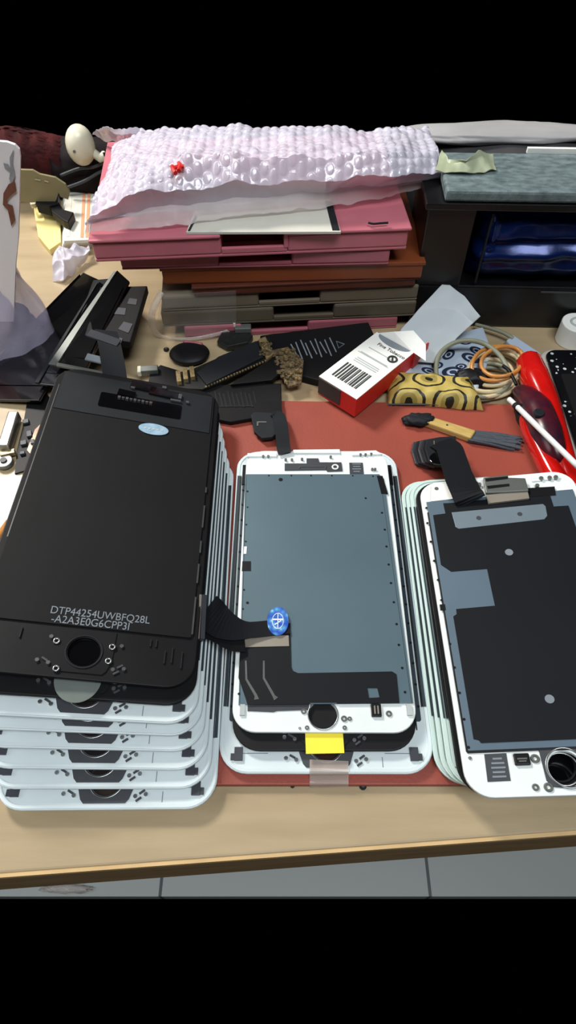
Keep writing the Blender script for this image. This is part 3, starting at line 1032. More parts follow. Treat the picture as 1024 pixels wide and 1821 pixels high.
# white card on the top box
cz = .0682
p = [G(x, y, cz) for x, y in ((331, 413), (606, 412), (588, 355), (352, 358))]
o = thing('folded_card', 'greyish white card with a black end strip, lying on the top pink box', 'card', loc=(0, 0, 0))
MB().prism([v.xy for v in p], .0670, cz).build('card', M['paper_grey'], o)
p = [G(x, y, cz) for x, y in ((591, 410), (604, 410), (590, 358), (578, 358))]
MB().prism([v.xy for v in p], cz, cz + .0003).build('end_strip', M['tape'], o)
p = [G(x, y, cz) for x, y in ((334, 411), (338, 411), (351, 385), (347, 385))]
MB().prism([v.xy for v in p], cz, cz + .0003).build('edge_strip', M['tape'], o)
# red thread scrap and marks
o = tag(MB().tube(smooth_path([G(x, y, .0690) for x, y in ((655, 396), (664, 398), (676, 397), (690, 396))]), .0006, 6).build('black_thread', M['black']), 'short black thread on the right of the top pink box', 'thread')

# plastic film round the left of the grey boxes
rows = [[(292, 522, .034), (282, 540, .030), (276, 560, .022), (278, 580, .012), (290, 596, .003), (330, 600, .003), (372, 594, .004), (404, 586, .006)],
        [(284, 516, .035), (270, 540, .028), (263, 562, .020), (266, 582, .010), (284, 600, .001), (330, 606, .001), (376, 600, .002), (410, 591, .004)]]
bmf = MB()
inner = [G(*t) for t in smooth_path(rows[0], 5)] if False else [G(*tuple(v)) for v in smooth_path(rows[0], 5)]
outer = [G(*tuple(v)) for v in smooth_path(rows[1], 5)]
for i in range(len(inner) - 1):
    vs = [bmf.bm.verts.new(v) for v in (inner[i], inner[i + 1], outer[i + 1], outer[i])]
    bmf.bm.faces.new(vs)
bmesh.ops.remove_doubles(bmf.bm, verts=bmf.bm.verts[:], dist=1e-6)
wr = thing('plastic_wrapper', 'crinkled clear plastic wrapper hugging the left end of the grey boxes', 'plastic wrapper', loc=(0, 0, 0))
o = bmf.build('seam', M['crinkle'], wr, True)
solid(o, .0005)
rows = [[(292, 522, .034), (282, 550, .026), (278, 580, .012), (290, 596, .003)], [(330, 522, .0335), (326, 545, .0255), (326, 572, .0125), (330, 598, .0030)], [(420, 517, .0330), (420, 540, .024), (420, 567, .0125), (420, 588, .0040)]]
me, t = sheet(rows, 40, 30, .0006, 120, seed=3)
o = link('film', me, M['clear'], wr, True)
solid(o, .0003)

# ---------------------------------------------------------------- bubble wrap thrown over the boxes
wrap = thing('bubble_wrap', 'crumpled sheet of pinkish white bubble wrap thrown over the top pink box', 'bubble wrap', loc=(0, 0, 0))
front = [(152, 399, .071), (200, 388, .073), (300, 375, .073), (400, 366, .073), (500, 357, .073), (600, 344, .074), (700, 330, .075), (795, 314, .076)]
mid = [(158, 378, .080), (220, 352, .085), (310, 335, .086), (400, 328, .086), (500, 322, .086), (600, 318, .086), (700, 312, .085), (790, 304, .081)]
mid2 = [(188, 300, .086), (232, 290, .092), (320, 280, .095), (410, 278, .095), (500, 278, .095), (600, 276, .094), (690, 272, .092), (778, 268, .086)]
back = [(205, 258, .080), (250, 229, .084), (330, 226, .090), (410, 226, .092), (500, 225, .092), (600, 226, .090), (690, 227, .088), (762, 228, .082)]
me, t = sheet([front, mid, mid2, back], 460, 220, .0028, 60, seed=1, bubbles=.0007, pitch=.0046, bub_from=.25)
o = link('sheet', me, M['wrap'], wrap, True)
solid(o, .0002)
ff = [(150, 414, .069), (210, 406, .0690), (300, 402, .0690), (400, 386, .0700), (500, 376, .0704), (600, 364, .0704), (700, 347, .0705), (792, 322, .073)]
fb = [(160, 384, .076), (220, 366, .078), (310, 352, .079), (400, 345, .079), (500, 338, .079), (600, 332, .079), (700, 322, .078), (792, 308, .077)]
me, t = sheet([ff, fb], 220, 30, .0016, 90, seed=8)
o = link('front_flap', me, M['wrapflap'], wrap, True)
o['label'] = 'thinner front flap of the wrap'
solid(o, .0002)
P3 = [G(x, y - 1, z + .0004) for x, y, z in smooth_path(front, 8)]
for i, v in enumerate(P3):
    v.z += .0006 * noise.noise(Vector((i * .4, 0, 0)))
MB().tube(P3, .0009, 6).build('folded_edge', M['wrap'], wrap, True)
s = MB()
for pts in (((305, 300), (316, 297), (327, 296)), ((318, 304), (320, 296), (318, 290)), ((312, 308), (308, 302), (306, 296))):
    s.tube(smooth_path([G(x, y, .0935) for x, y in pts]), .0011, 6)
s.build('ink_scribble', M['red'], wrap)
rows = [[(163, 240, .070), (190, 250, .070), (215, 256, .072), (236, 252, .076)], [(172, 230, .076), (195, 232, .079), (220, 238, .082), (244, 236, .084)], [(176, 226, .078), (200, 226, .082), (222, 227, .085), (250, 227, .087)]]
me, t = sheet(rows, 60, 30, .002, 90, seed=4, bubbles=.0005, pitch=.004, bub_from=.05)
o = link('bubble_wrap', me, M['wrap'], None, True)
solid(o, .0003)
tag(o, 'small torn piece of bubble wrap behind the large sheet, next to the ivory plug', 'bubble wrap')

# ---------------------------------------------------------------- black open case with blue foil bag at the right
p, q = G(724, 579, 0), G(1075, 586, 0)
mw = frame(p, q)
case = thing('display_case', 'black open fronted case on the bench at the back right', 'case', None, mw)
w = (q - p).length
MB().box((w / 2, .024, .014), (w, .048, .027)).build('base_drawer', M['blackbox'], case, bevel=.001)
MB().box((.0125, .024, .050), (.025, .048, .045)).build('side_wall', M['blackbox'], case, bevel=.0008)
MB().box((w - .004, .024, .050), (.008, .048, .045)).build('side_wall', M['blackbox'], case, bevel=.0008)
MB().box((w / 2, .046, .050), (w - .03, .003, .045)).build('back_wall', M['blackbox'], case)
MB().box((w / 2, .022, .0745), (w + .004, .050, .0035)).build('top_panel', M['blackbox'], case, bevel=.0006)
o = MB().box((w / 2 + .004, .0185, .0795), (w - .006, .041, .0058)).build('frosted_lid', M['frost'], case, bevel=.0014)
o['label'] = 'frosted grey lid strip'
MB().box((.0335, .0005, .050), (.0010, .0016, .040)).build('door_seam', M['tape'], case)
MB().box((w / 2 + .027, .0400, .0832), (w - .054, .0020, .0026)).build('white_strip', M['paper'], case)
MB().box((w * .75, -.0004, .0250), (w * .28, .0010, .0006)).build('drawer_seam', M['bracket'], case)
nn = 90
bmb = bmesh.new()
fr_, bk_ = [], []
for j in range(41):
    lf, lb = [], []
    for i in range(nn + 1):
        u, v = i / nn, j / 40
        x = .0295 + u * (w - .040)
        z = .0285 + v * .0435
        e = min(1, min(u, 1 - u) * 14) ** .5 * min(1, min(v, 1 - v) * 5) ** .5
        fold = .0030 * math.exp(-((v - .40 - .10 * (u - .4)) / .06) ** 2) - .0025 * math.exp(-((v - .52 - .06 * u) / .05) ** 2) + .0022 * math.exp(-((u - .10) / .02) ** 2) * (v > .45)
        y = .013 - .0105 * e - fold + .0022 * noise.noise(Vector((u * 7, v * 3, 3.3)))
        lf.append(bmb.verts.new((x, y, z)))
        lb.append(bmb.verts.new((x, .013 + .020 * e, z)))
    fr_.append(lf)
    bk_.append(lb)
for j in range(40):
    for i in range(nn):
        bmb.faces.new((fr_[j][i], fr_[j][i + 1], fr_[j + 1][i + 1], fr_[j + 1][i]))
        bmb.faces.new((bk_[j][i + 1], bk_[j][i], bk_[j + 1][i], bk_[j + 1][i + 1]))
bmesh.ops.remove_doubles(bmb, verts=bmb.verts[:], dist=2e-5)
me = bpy.data.meshes.new('foil')
bmb.to_mesh(me)
bmb.free()
o = link('foil_bag', me, M['bluefilm'], None, True)
o.matrix_world = mw
tag(o, 'shiny dark blue foil bag lying inside the black case', 'foil bag')
# torn pale tape over the lid and grey sheets behind
rows = [[(775, 302, .0838), (800, 306, .0838), (830, 307, .0838), (862, 305, .0838), (884, 300, .0838)], [(780, 280, .085), (800, 290, .085), (830, 288, .087), (858, 276, .088), (880, 288, .085)], [(786, 268, .086), (797, 282, .086), (828, 286, .088), (850, 268, .090), (878, 272, .088)]]
me, t = sheet(rows, 50, 24, .0012, 120, seed=6)
o = link('torn_tape', me, M['tapegreen'], None, True)
solid(o, .0003)
tag(o, 'torn piece of pale green tape over the lid of the black case', 'tape')
o = link('plastic_sheet', lump((GY(920, 276, .405).x, .405, .036), (.088, .026, .0335), .07, 2.2, 1.5, 64, .0003), M['greycloth'], None, True)
tag(o, 'crumpled dark grey plastic sheet behind the black case', 'plastic sheet')
o = link('plastic_roll', lump(GY(885, 237, .408), (.062, .011, .0050), .10, 2.5, 6.5, 48), M['whitebag'], None, True)
tag(o, 'dull white plastic roll at the very back right', 'plastic roll')

# ---------------------------------------------------------------- left rear: bag, card, clip, papers, cloths
o = link('red_cloth', lump((GY(16, 272, .468).x, .468, .0235), (.060, .016, .0225), .06, 2.6, 2.2, 64, .0003), M['redcloth'], None, True)
tag(o, 'dark red ribbed cloth heaped at the back left corner', 'cloth')
for v in o.data.vertices:
    v.co.y -= .0022 * math.sin(v.co.x * 2 * math.pi / .0105 + v.co.z * 60)
    v.co.z += .0012 * math.sin(v.co.x * 2 * math.pi / .0105 + v.co.z * 60) * (v.co.z > .004)
o = link('dark_cloth', lump((GY(158, 304, .468).x, .468, .0205), (.043, .016, .0200), .08, 2.4, 9.1, 64, .0003), M['darkcloth'], None, True)
tag(o, 'dark crumpled cloth behind the papers, under the ivory plug', 'cloth')
pg = thing('power_plug', 'rounded ivory plug lying on the dark cloth at the back', 'plug', loc=GY(143, 258, .449))
pg.scale = (1.2, 1.2, 1.2)
MB().sphere((0, 0, 0), (.0078, .0085, .0105), 28).build('body', M['ivory'], pg, True)
MB().tube([(.006, 0, -.004), (.010, -.002, -.006), (.013, -.003, -.004)], .0024, 10).build('cable_boot', M['ivory'], pg, True)
MB().disc((0, 0, 0), .0008, .0006, 14, mtx=Matrix.Translation((-.0016, -.0084, .0004)) @ Matrix.Rotation(math.pi / 2, 4, 'X')).build('button', M['nickel'], pg)
MB().tube(smooth_path([(.012, -.003, -.004), (.020, .002, -.005), (.030, .006, -.008), (.042, .010, -.014)]), .0014, 8).build('cable', M['darkcloth'], pg, True)
for pts, lab in ((((108, 312), (140, 300), (170, 296), (205, 276)), 'thin black cable lying over the dark cloth, upper one'), (((118, 334), (150, 322), (178, 306), (200, 300)), 'thin black cable lying over the dark cloth, lower one')):
    tag(MB().tube(smooth_path([GY(x, y, .448) for x, y in pts]), .0011, 8).build('cable', M['bracket'], None, True), lab, 'cable')

# papers and notes lying behind the clip
bk = thing('paper_bundle', 'flat pile of white papers with orange edge stripes, left of the pink boxes', 'papers', loc=(0, 0, 0))
for k in range(4):
    MB().prism([G(x, y, .003 + k * .0022).xy for x, y in ((112 + k, 340), (170 - k, 340), (160 - k, 434 - k * 3), (110 + k, 436 - k * 3))], .0004 + k * .0022, .0024 + k * .0022).build('sheet', M['paper_grey'] if k % 2 else M['paper'], bk)
for x in (146, 155):
    MB().prism([G(px, y, .0092).xy for px, y in ((x + 1, 342), (x + 6, 342), (x + 2, 422), (x - 3, 422))], .0090, .0093).build('stripe', M['orange_paper'], bk)
MB().prism([G(x, y, .0092).xy for x, y in ((122, 344), (128, 344), (124, 420), (118, 420))], .0090, .0092).build('stripe', M['paper_grey'], bk)
tag(MB().prism([G(x, y, .0040).xy for x, y in ((58, 358), (106, 362), (108, 430), (88, 444), (68, 420))], .0003, .0040).build('note_pad', M['cream_note']), 'pale yellow note pad lying below the olive card', 'note pad')


def upright(name, pts, Y, t, m, parent=None, rake=0.0):
    """flat piece standing at distance Y (leaning by rake per unit height), outline given in pixels"""
    b_ = MB()
    P_ = [GY(x, y, Y) for x, y in pts]
    f_ = [b_.bm.verts.new(v) for v in P_]
    k_ = [b_.bm.verts.new(v + Vector((0, t, 0))) for v in P_]
    n_ = len(P_)
    b_.bm.faces.new(f_)
    b_.bm.faces.new(k_[::-1])
    for i_ in range(n_):
        b_.bm.faces.new((f_[i_], f_[(i_ + 1) % n_], k_[(i_ + 1) % n_], k_[i_]))
    return b_.build(name, m, parent)


cd = thing('olive_card', 'olive card with notched edge and green marks, behind the black clip', 'card', loc=(0, 0, 0))
upright('card', [(28, 302), (58, 303), (70, 310), (98, 316), (116, 328), (124, 342), (121, 355), (107, 350), (104, 342), (98, 360), (52, 360), (30, 358)], .430, .0018, M['olive'], cd)
upright('green_mark', [(62, 318), (72, 320), (72, 322), (62, 320)], .4294, .0004, M['tapegreen'], cd)
upright('green_mark', [(79, 321), (86, 323), (86, 325), (79, 323)], .4294, .0004, M['tapegreen'], cd)
cl = thing('binder_clip', 'black plastic clip hanging on the olive card at the left', 'clip', loc=(0, 0, 0))
for nm_, pts_, z0_, z1_, m_ in (('jaw', [(65, 334), (76, 329), (92, 332), (103, 342), (102, 362), (86, 366), (63, 360)], .0090, .0165, M['black']),
                                ('arm', [(84, 352), (104, 358), (112, 372), (131, 377), (121, 395), (112, 391), (92, 376)], .0090, .0150, M['black']),
                                ('spring', [(51, 352), (57, 360), (63, 348), (67, 350), (63, 362), (54, 364)], .0100, .0130, M['ivory'])):
    MB().prism([G(x, y, z1_).xy for x, y in pts_], z0_, z1_).build(nm_, m_, cl, bevel=.0006)
cl['label'] = 'black plastic clip lying against the olive card, on the yellow note pad'

card = thing('printed_card', 'white rounded card with grey and brown artwork, standing in the violet bag', 'card', loc=(0, 0, 0))
upright('card', [(-60, 252), (-10, 251), (12, 253), (26, 258), (34, 266), (36, 280), (33, 420), (28, 470), (24, 572), (-60, 572)], .292, .0016, M['cardpink'], card)
upright('grey_artwork', [(24, 266), (22, 290), (27, 312), (22, 326), (16, 318), (18, 306), (8, 298), (6, 290), (14, 292), (18, 300), (17, 280)], .2914, .0003, M['artgrey'], card)
upright('brown_artwork', [(15, 328), (26, 322), (29, 340), (22, 345), (12, 356), (12, 362), (22, 366), (27, 392), (20, 402), (14, 374), (5, 364), (6, 344)], .2912, .0003, M['artbrown'], card)

# violet tinted clear bag with dark things in it
bag = thing('plastic_bag', 'clear violet tinted plastic bag standing at the left edge, dark things inside', 'bag', loc=(0, 0, 0))
rows_ = []
bmb = bmesh.new()
NB, NH = 72, 40
base_c, top_c = Vector((-.170, .302, 0)), Vector((-.150, .300, .064))
for j in range(NH + 1):
    t = j / NH
    cc = base_c.lerp(top_c, t)
    R_ = .031 * (1 - t) ** .95 + .0040
    line = []
    for i in range(NB):
        a = 2 * math.pi * i / NB
        pl = 1 + (.10 + .16 * t) * noise.noise(Vector((math.cos(a) * 2.2, math.sin(a) * 2.2, t * 1.5))) + .13 * math.sin(a * 9 + 3 * noise.noise(Vector((t * 3, a, 0)))) * t
        line.append(bmb.verts.new((cc.x + R_ * pl * math.cos(a), cc.y + R_ * .62 * pl * math.sin(a), cc.z + .0005)))
    rows_.append(line)
for j in range(NH):
    for i in range(NB):
        bmb.faces.new((rows_[j][i], rows_[j][(i + 1) % NB], rows_[j + 1][(i + 1) % NB], rows_[j + 1][i]))
me = bpy.data.meshes.new('bag')
bmb.to_mesh(me)
bmb.free()
o = link('film', me, M['bag'], bag, True)
solid(o, .0003)
o = link('black_flex_bundle', lump((-.166, .302, .0145), (.022, .011, .0135), .25, 2.6, 4.4, 48, .001), M['darkcloth'], None, True)
tag(o, 'dark bundle of parts inside the lower half of the violet bag', 'bundle')
o = link('pink_packet', lump((-.176, .288, .026), (.007, .0025, .0245), .08, 2, 1.1, 32), M['pink'], None, True)
tag(o, 'pink packet inside the violet bag at the picture edge', 'packet')
rows = [[(96, 500, .0006), (112, 496, .004), (128, 482, .003), (150, 466, .0006)], [(94, 470, .010), (112, 460, .012), (130, 455, .010), (160, 450, .006)], [(98, 440, .012), (112, 436, .014), (132, 436, .012), (160, 440, .004)]]
me, t = sheet(rows, 50, 40, .0035, 110, seed=12)
o = link('clear_film', me, M['wrap'], None, True)
solid(o, .0003)
tag(o, 'crumpled clear film scrap between the violet bag and the pink boxes', 'plastic film')

# ---------------------------------------------------------------- loose black screens leaning in a row at the left
GD = 'black phone screens leaning behind the left stack'


def leaner(label, quad, t, stripm, rr):
    """a black screen lying tilted; quad = corners (px, py, z), left long edge first (near, far), then right (far, near)"""
    P_ = [G(*v) for v in quad]
    n_ = (P_[1] - P_[0]).cross(P_[3] - P_[0]).normalized()
    if n_.z < 0:
        n_ = -n_
    r = thing('phone_screen', label, 'phone screen', GD, loc=P_[0])
    b_ = MB()
    up_ = [b_.bm.verts.new(v - P_[0]) for v in P_]
    dn_ = [b_.bm.verts.new(v - P_[0] - n_ * t) for v in P_]
    b_.bm.faces.new(up_)
    b_.bm.faces.new(dn_[::-1])
    for i_ in range(4):
        b_.bm.faces.new((up_[i_], up_[(i_ + 1) % 4], dn_[(i_ + 1) % 4], dn_[i_]))
    b_.build('glass', M['blackgloss'], r, bevel=.0004)
    e = [(P_[0] - P_[0]) + n_ * .0003, (P_[1] - P_[0]) * .5 + n_ * .0005, (P_[1] - P_[0]) * .97 + n_ * .0003]
    MB().ribbon(e, (P_[3] - P_[0]), [rr * 1.5, rr, rr * .5], .0009).build('highlight_strip', stripm, r)  # tapered strip laid on the edge as its highlight
    c_ = [(P_[i_] - P_[0]) for i_ in range(4)]
    m_ = sum(c_, Vector()) / 4
    b_ = MB()
    u2 = [b_.bm.verts.new(m_ + (v - m_) * .8 + n_ * .0006) for v in c_]
    d2 = [b_.bm.verts.new(m_ + (v - m_) * .8 + n_ * .0000) for v in c_]
    b_.bm.faces.new(u2)
    for i_ in range(4):
        b_.bm.faces.new((u2[i_], u2[(i_ + 1) % 4], d2[(i_ + 1) % 4], d2[i_]))
    b_.build('metal_shield', M['blackgloss'], r)
    return r


leaner('black phone screen furthest left, next to the violet bag, lying under the others', ((-70, 710, .002), (148, 484, .006), (182, 500, .010), (70, 712, .006)), .0016, M['blackgloss'], .0010)
leaner('black phone screen with a dim grey highlight strip on its edge, second from the violet bag', ((66, 682, .009), (176, 500, .014), (205, 520, .017), (135, 690, .012)), .0016, M['tape'], .0016)
leaner('black phone screen with a bright highlight strip on its edge, nearest to the pink boxes', ((94, 650, .015), (208, 480, .021), (230, 500, .021), (152, 658, .017)), .0016, M['nickel'], .0032)
p = [G(x, y, .0185) for x, y in ((178, 510), (262, 508), (232, 608), (150, 596))]
lb = thing('phone_battery', 'black phone battery with grey stickers lying behind the left stack', 'battery', loc=(0, 0, 0))
MB().prism([v.xy for v in p], .0135, .0185).build('cell', M['blackmatte'], lb, bevel=.0006)
for pts in (((166, 592), (214, 612), (218, 602), (170, 586)), ((210, 585), (228, 592), (236, 576), (220, 572)), ((200, 558), (222, 560), (224, 548), (204, 546)), ((226, 540), (242, 542), (244, 532), (230, 530))):
    MB().prism([G(x, y, .0188).xy for x, y in pts], .0185, .0188).build('sticker', M['darkgrey'], lb)
q_ = [G(x, y, .0060) for x, y in ((170, 515), (225, 510), (205, 600), (140, 600))]
pk = thing('phone_battery', 'black phone battery propping up the stickered one from below', 'battery', loc=(0, 0, 0))
MB().prism([v.xy for v in q_], .0002, .0130).build('cell', M['black'], pk, bevel=.0008)
MB().prism([G(x, y, .0132).xy for x, y in ((175, 520), (215, 516), (205, 540), (170, 545))], .0130, .0132).build('sticker', M['tape'], pk)

# small parts at the left edge
vb = thing('vibration_motor', 'silver bar shaped motor with a round screw eye, at the left edge of the bench', 'motor', loc=(0, 0, 0))
p, q = G(8, 800, .004), G(27, 738, .004)
bq_ = MB()
m_ = frame(p, q)
bq_.box(((q - p).length / 2, 0, 0), ((q - p).length, .0055, .0060), mtx=m_)
bq_.build('case', M['steel'], vb, bevel=.0008)
a = G(8, 822, .002)
MB().disc(a, .0042, .0024, 32).build('screw_eye', M['nickel'], vb, bevel=.0004)
MB().disc(a + Vector((0, 0, .0014)), .0016, .0012, 20).build('screw', M['bracket'], vb)
a = G(14, 806, .003)
MB().box(a, (.0070, .0030, .0022), .3).build('gold_contact', M['gold'], vb, bevel=.0003)
fb_ = thing('flex_board', 'black and copper flexible circuit beside the silver motor, left of the stack', 'circuit', loc=(0, 0, 0))
MB().prism([G(x, y, .0012).xy for x, y in ((40, 760), (48, 715), (58, 690), (78, 690), (96, 720), (88, 760), (66, 830), (26, 842), (30, 800))], .0002, .0012).build('flex', M['black'], fb_)
MB().prism([G(x, y, .0016).xy for x, y in ((62, 764), (82, 744), (76, 790), (58, 812), (48, 800))], .0012, .0016).build('copper_area', M['copper'], fb_)
s = MB()
for x, y, w, h in ((46, 750, .003, .003), (52, 772, .0026, .004), (42, 788, .003, .003), (58, 786, .002, .003), (40, 806, .0024, .002), (60, 802, .002, .002)):
    s.box(G(x, y, .0020), (w, h, .0014), .3)
s.pieces('component', M['bracket'], fb_, bevel=.0002)
o = tag(MB().prism([G(x, y, .0005).xy for x, y in ((-60, 846), (52, 846), (40, 900), (10, 960), (-60, 980))], .0002, .0008).build('paper_sheet', M['paper']), 'bright blank white paper at the left edge beside the stack', 'paper')
o = tag(MB().tube([G(x, y, .003) for x, y in ((-40, 1000), (-4, 955), (16, 928))], .0016, 10).build('orange_stick', M['amber'], None, True), 'thin orange stick on the edge of the white paper', 'stick')

# ---------------------------------------------------------------- batteries, boards and loose parts in the middle
bat = thing('phone_battery', 'black phone battery with white printed lines and a triangle, below the box pile', 'battery', loc=(0, 0, 0))
MB().prism([G(x, y, .0052).xy for x, y in ((462, 596), (655, 572), (668, 600), (566, 676), (536, 668), (470, 640))], .0003, .0052).build('cell', M['blackmatte'], bat, bevel=.0008)
s = MB()
for k in range(9):
    x0 = 517 + k * 8.6
    a, b_ = G(x0, 612 - k * .7 - (k % 3) * 3, .0054), G(x0 + 12, 634 + (k % 2) * 6 - k * 1.0, .0054)
    s.ribbon([a, b_], (1, .4, 0), .0007, .0002)
s.build('printed_lines', M['print_grey'], bat)
s = MB()
tri = [G(x, y, .0055) for x, y in ((598, 607), (612, 612), (602, 619))]
s.tube(tri, .0003, 5, closed=True)
s.build('warning_triangle', M['print_grey'], bat)
bat = thing('phone_battery', 'black phone battery with faint grey lettering, beside the top of the left stack', 'battery', loc=(0, 0, 0))
MB().prism([G(x, y, .0060).xy for x, y in ((352, 684), (500, 681), (501, 734), (410, 750), (356, 740))], .0032, .0060).build('cell', M['blackmatte'], bat, bevel=.0006)
s = MB()
for k in range(10):
    a, b_ = G(382 + k * 7.6, 696 + (k % 3) * 2, .0062), G(388 + k * 7.6, 724 - (k % 2) * 3, .0062)
    s.ribbon([a, b_], (1, 0, 0), .0008, .0002)
s.box(G(424, 722, .0062), (.020, .0009, .0002), .02)
s.build('printed_lines', M['tape'], bat)
o = MB().prism([G(x, y, .0064).xy for x, y in ((450, 716), (500, 712), (502, 735), (455, 738))], .0060, .0064).build('terminal_tape', M['black'], bat)

pcb = thing('circuit_board', 'long black taped phone circuit board with gold ends, below the box pile', 'circuit board', loc=(0, 0, 0))
MB().prism([G(x, y, .0080).xy for x, y in ((318, 690), (312, 664), (345, 655), (455, 607), (478, 600), (486, 632), (400, 676), (360, 692))], .0066, .0080).build('board', M['pcb'], pcb)
MB().prism([G(x, y, .0096).xy for x, y in ((350, 662), (388, 634), (455, 606), (468, 634), (368, 684))], .0080, .0096).build('shield_tape', M['tape'], pcb, bevel=.0003)
for x, y in ((318, 672), (330, 668), (342, 664)):
    MB().box(G(x, y, .0090), (.0024, .0085, .0030), .18).build('gold_connector', M['gold'], pcb, bevel=.0002)
MB().prism([G(x, y, .0096).xy for x, y in ((459, 604), (472, 599), (486, 630), (474, 640))], .0080, .0100).build('gold_shield', M['gold'], pcb, bevel=.0002)
s = MB()
for i in range(22):
    t = i / 21
    x, y = 366 + (472 - 366) * t, 688 + (642 - 688) * t
    s.box(G(x, y, .0083), (.0010, .0008, .0007 + .0004 * random.random()), random.random())
s.pieces('edge_component', M['gold'], pcb)
s = MB()
for i in range(36):
    s.box(G(random.uniform(462, 482), random.uniform(608, 634), .0104), (.0012, .0010, .0008), random.random())
s.pieces('component', M['chips'], pcb)
pc2 = thing('circuit_board', 'small speckled gold circuit board right of the long taped one', 'circuit board', loc=(0, 0, 0))
MB().prism([G(x, y, .0075).xy for x, y in ((480, 622), (512, 616), (540, 640), (536, 680), (512, 686), (492, 652))], .0056, .0072).build('board', M['chips'], pc2, bevel=.0002)
s = MB()
for i in range(46):
    a_, r_ = random.random() * 6.28, random.random() ** .5
    s.box(G(513 + 22 * r_ * math.cos(a_), 648 + 28 * r_ * math.sin(a_), .0080), (random.uniform(.0008, .0026), random.uniform(.0008, .002), random.uniform(.0006, .0012)), random.random())
s.pieces('component', M['chips'], pc2)
s = MB()
for i in range(14):
    s.box(G(random.uniform(492, 540), random.uniform(620, 680), .0088), (.0014, .0012, .0010), random.random())
s.pieces('solder_blob', M['gold'], pc2)
o = tag(MB().prism([G(x, y, .0040).xy for x, y in ((410, 694), (494, 640), (504, 668), (484, 686))], .0062, .0082).build('battery_strip', M['black'], None, False, .0004), 'narrow black strip between the taped board and the lettered battery', 'strip')
ear = thing('ear_cushion', 'black oval ring shaped part with a grey rim on the bench by the boards', 'rubber part', loc=G(338, 636, .0))
MB().sphere((0, 0, .0030), (.0115, .0095, .0032), 28).build('pad', M['black'], ear, True)
MB().tube([(-.004 + .0022 * i, .0085 - .0005 * i, .0045) for i in range(6)], .0010, 8).build('grey_rim', M['pink2'], ear, True)
cx = thing('flex_connector', 'black flex with a shiny silver plug, at the upper left of the taped board', 'flex cable', loc=(0, 0, 0))
MB().prism([G(x, y, .0062).xy for x, y in ((268, 662), (286, 650), (318, 660), (330, 690), (262, 690))], .0058, .0066).build('flex', M['black'], cx)
MB().box(G(264, 658, .0080), (.0105, .0045, .0030), .12).build('plug', M['nickel'], cx, bevel=.0005)
MB().box(G(248, 660, .0080), (.0020, .0050, .0034), .12).build('plug_tip', M['ivory'], cx, bevel=.0004)
cx = thing('flex_connector', 'green black flex with a small grey plug in front of the lowest pink box', 'flex cable', loc=(0, 0, 0))
MB().prism([G(x, y, .003).xy for x, y in ((386, 610), (396, 590), (432, 584), (450, 600), (442, 612), (404, 620))], .0010, .0045).build('flex', M['pcb'], cx, bevel=.0005)
MB().box(G(432, 584, .0060), (.0095, .0048, .0032), .05).build('plug', M['nickel'], cx, bevel=.0005)
MB().box(G(417, 580, .0070), (.0012, .0014, .0042)).build('pin', M['ivory'], cx)
for x, y, r, lab in ((296, 623, .0016, 'tiny black screw on the bench right of the stickered battery'), (645, 1399, .0013, 'tiny dark nut at the front edge of the red mat, right of the tape'), (520, 1398, .0008, 'tiny dark screw at the front edge of the red mat, left of the tape')):
    sc = thing('screw', lab, 'screw', loc=G(x, y, 0))
    MB().disc((0, 0, .0006), r, .0010, 20).build('head', M['black'], sc, bevel=.0002)
    MB().disc((0, 0, .0013), r * .5, .0005, 14).build('slot', M['bracket'], sc)

# ---------------------------------------------------------------- red and white packet
zt, zb = .0175, .0035
c4 = [G(x, y, zt) for x, y in ((567, 669), (673, 592), (742, 632), (634, 710))]
pm = frame(c4[0], c4[3])          # x along the short front edge, y away from the camera
wx, wy = (c4[3] - c4[0]).length, (c4[1] - c4[0]).dot(Vector(pm.col[1][:3]))
pkt = thing('carton_packet', 'white and red carton packet with barcode and an open end flap', 'carton', None, pm)
hh = zt - .0048
MB().prism([(0, 0), (wx, 0), (wx, wy), (0, wy)], -hh, -.0004).build('carton', M['red'], pkt, bevel=.0003)
MB().box((wx * .30, -.0002, -hh * .45), (wx * .58, .0006, hh * .8)).build('end_panel', M['print_dark'], pkt)
# top face with the thumb cut-out
arc = [(wx * .5 + wx * .42 * math.cos(a), wy - .0002 - wy * .10 * math.sin(a)) for a in [math.pi * i / 16 for i in range(17)]]
top = [(0, 0), (wx, 0), (wx, wy)] + arc + [(0, wy)]
o = MB().prism(top, -.0004, 0).build('back_face', M['paper'], pkt)
MB().prism(arc, -.0010, -.0002).build('thumb_cutout', M['print_grey'], pkt)
mi = pm.inverted()
fq = [(0.04 * wx, wy, -.0003), (wx * .98, wy, -.0003)]
fq = [Vector(v) for v in fq] + [mi @ G(x, y, z) for x, y, z in ((757, 642, .0185), (757, 613, .0205), (735, 588, .0225), (700, 590, .0215))]
mm = MB()
mm.bm.faces.new([mm.bm.verts.new(v) for v in fq])
o = mm.build('end_flap', M['paper'], pkt)
solid(o, .0005)
MB().box((wx + .0008, wy + .006, -hh * .42), (.0008, .013, hh * .75)).build('side_flap', M['red'], pkt)
s = MB()
random.seed(5)
x = wx * .18
while x < wx * .82:
    bw = random.choice((.0004, .0007, .0010))
    s.box((x, wy * .245, .0001), (bw, wy * .27, .0002))
    x += bw + random.choice((.0005, .0008))
s.build('barcode', M['print_dark'], o)
s = MB()
for k, (f0, wd) in enumerate(((.455, .60), (.485, .62), (.515, .58), (.60, .80), (.615, .70), (.73, .62))):
    s.box((wx * .5, wy * f0, .0001), (wx * wd, .0006 if k != 3 else .0004, .0002))
s.build('small_print', M['print_soft'], o)
t_ = Matrix.Translation((wx * .26, wy * .825, .0001))
text('lettering', 'Fine Tobacco', .0033, M['print_dark'], o, t_, .0001)
s = MB()
s.ring((wx * .80, wy * .745, .0001), .0023, .0006, 24, 6)
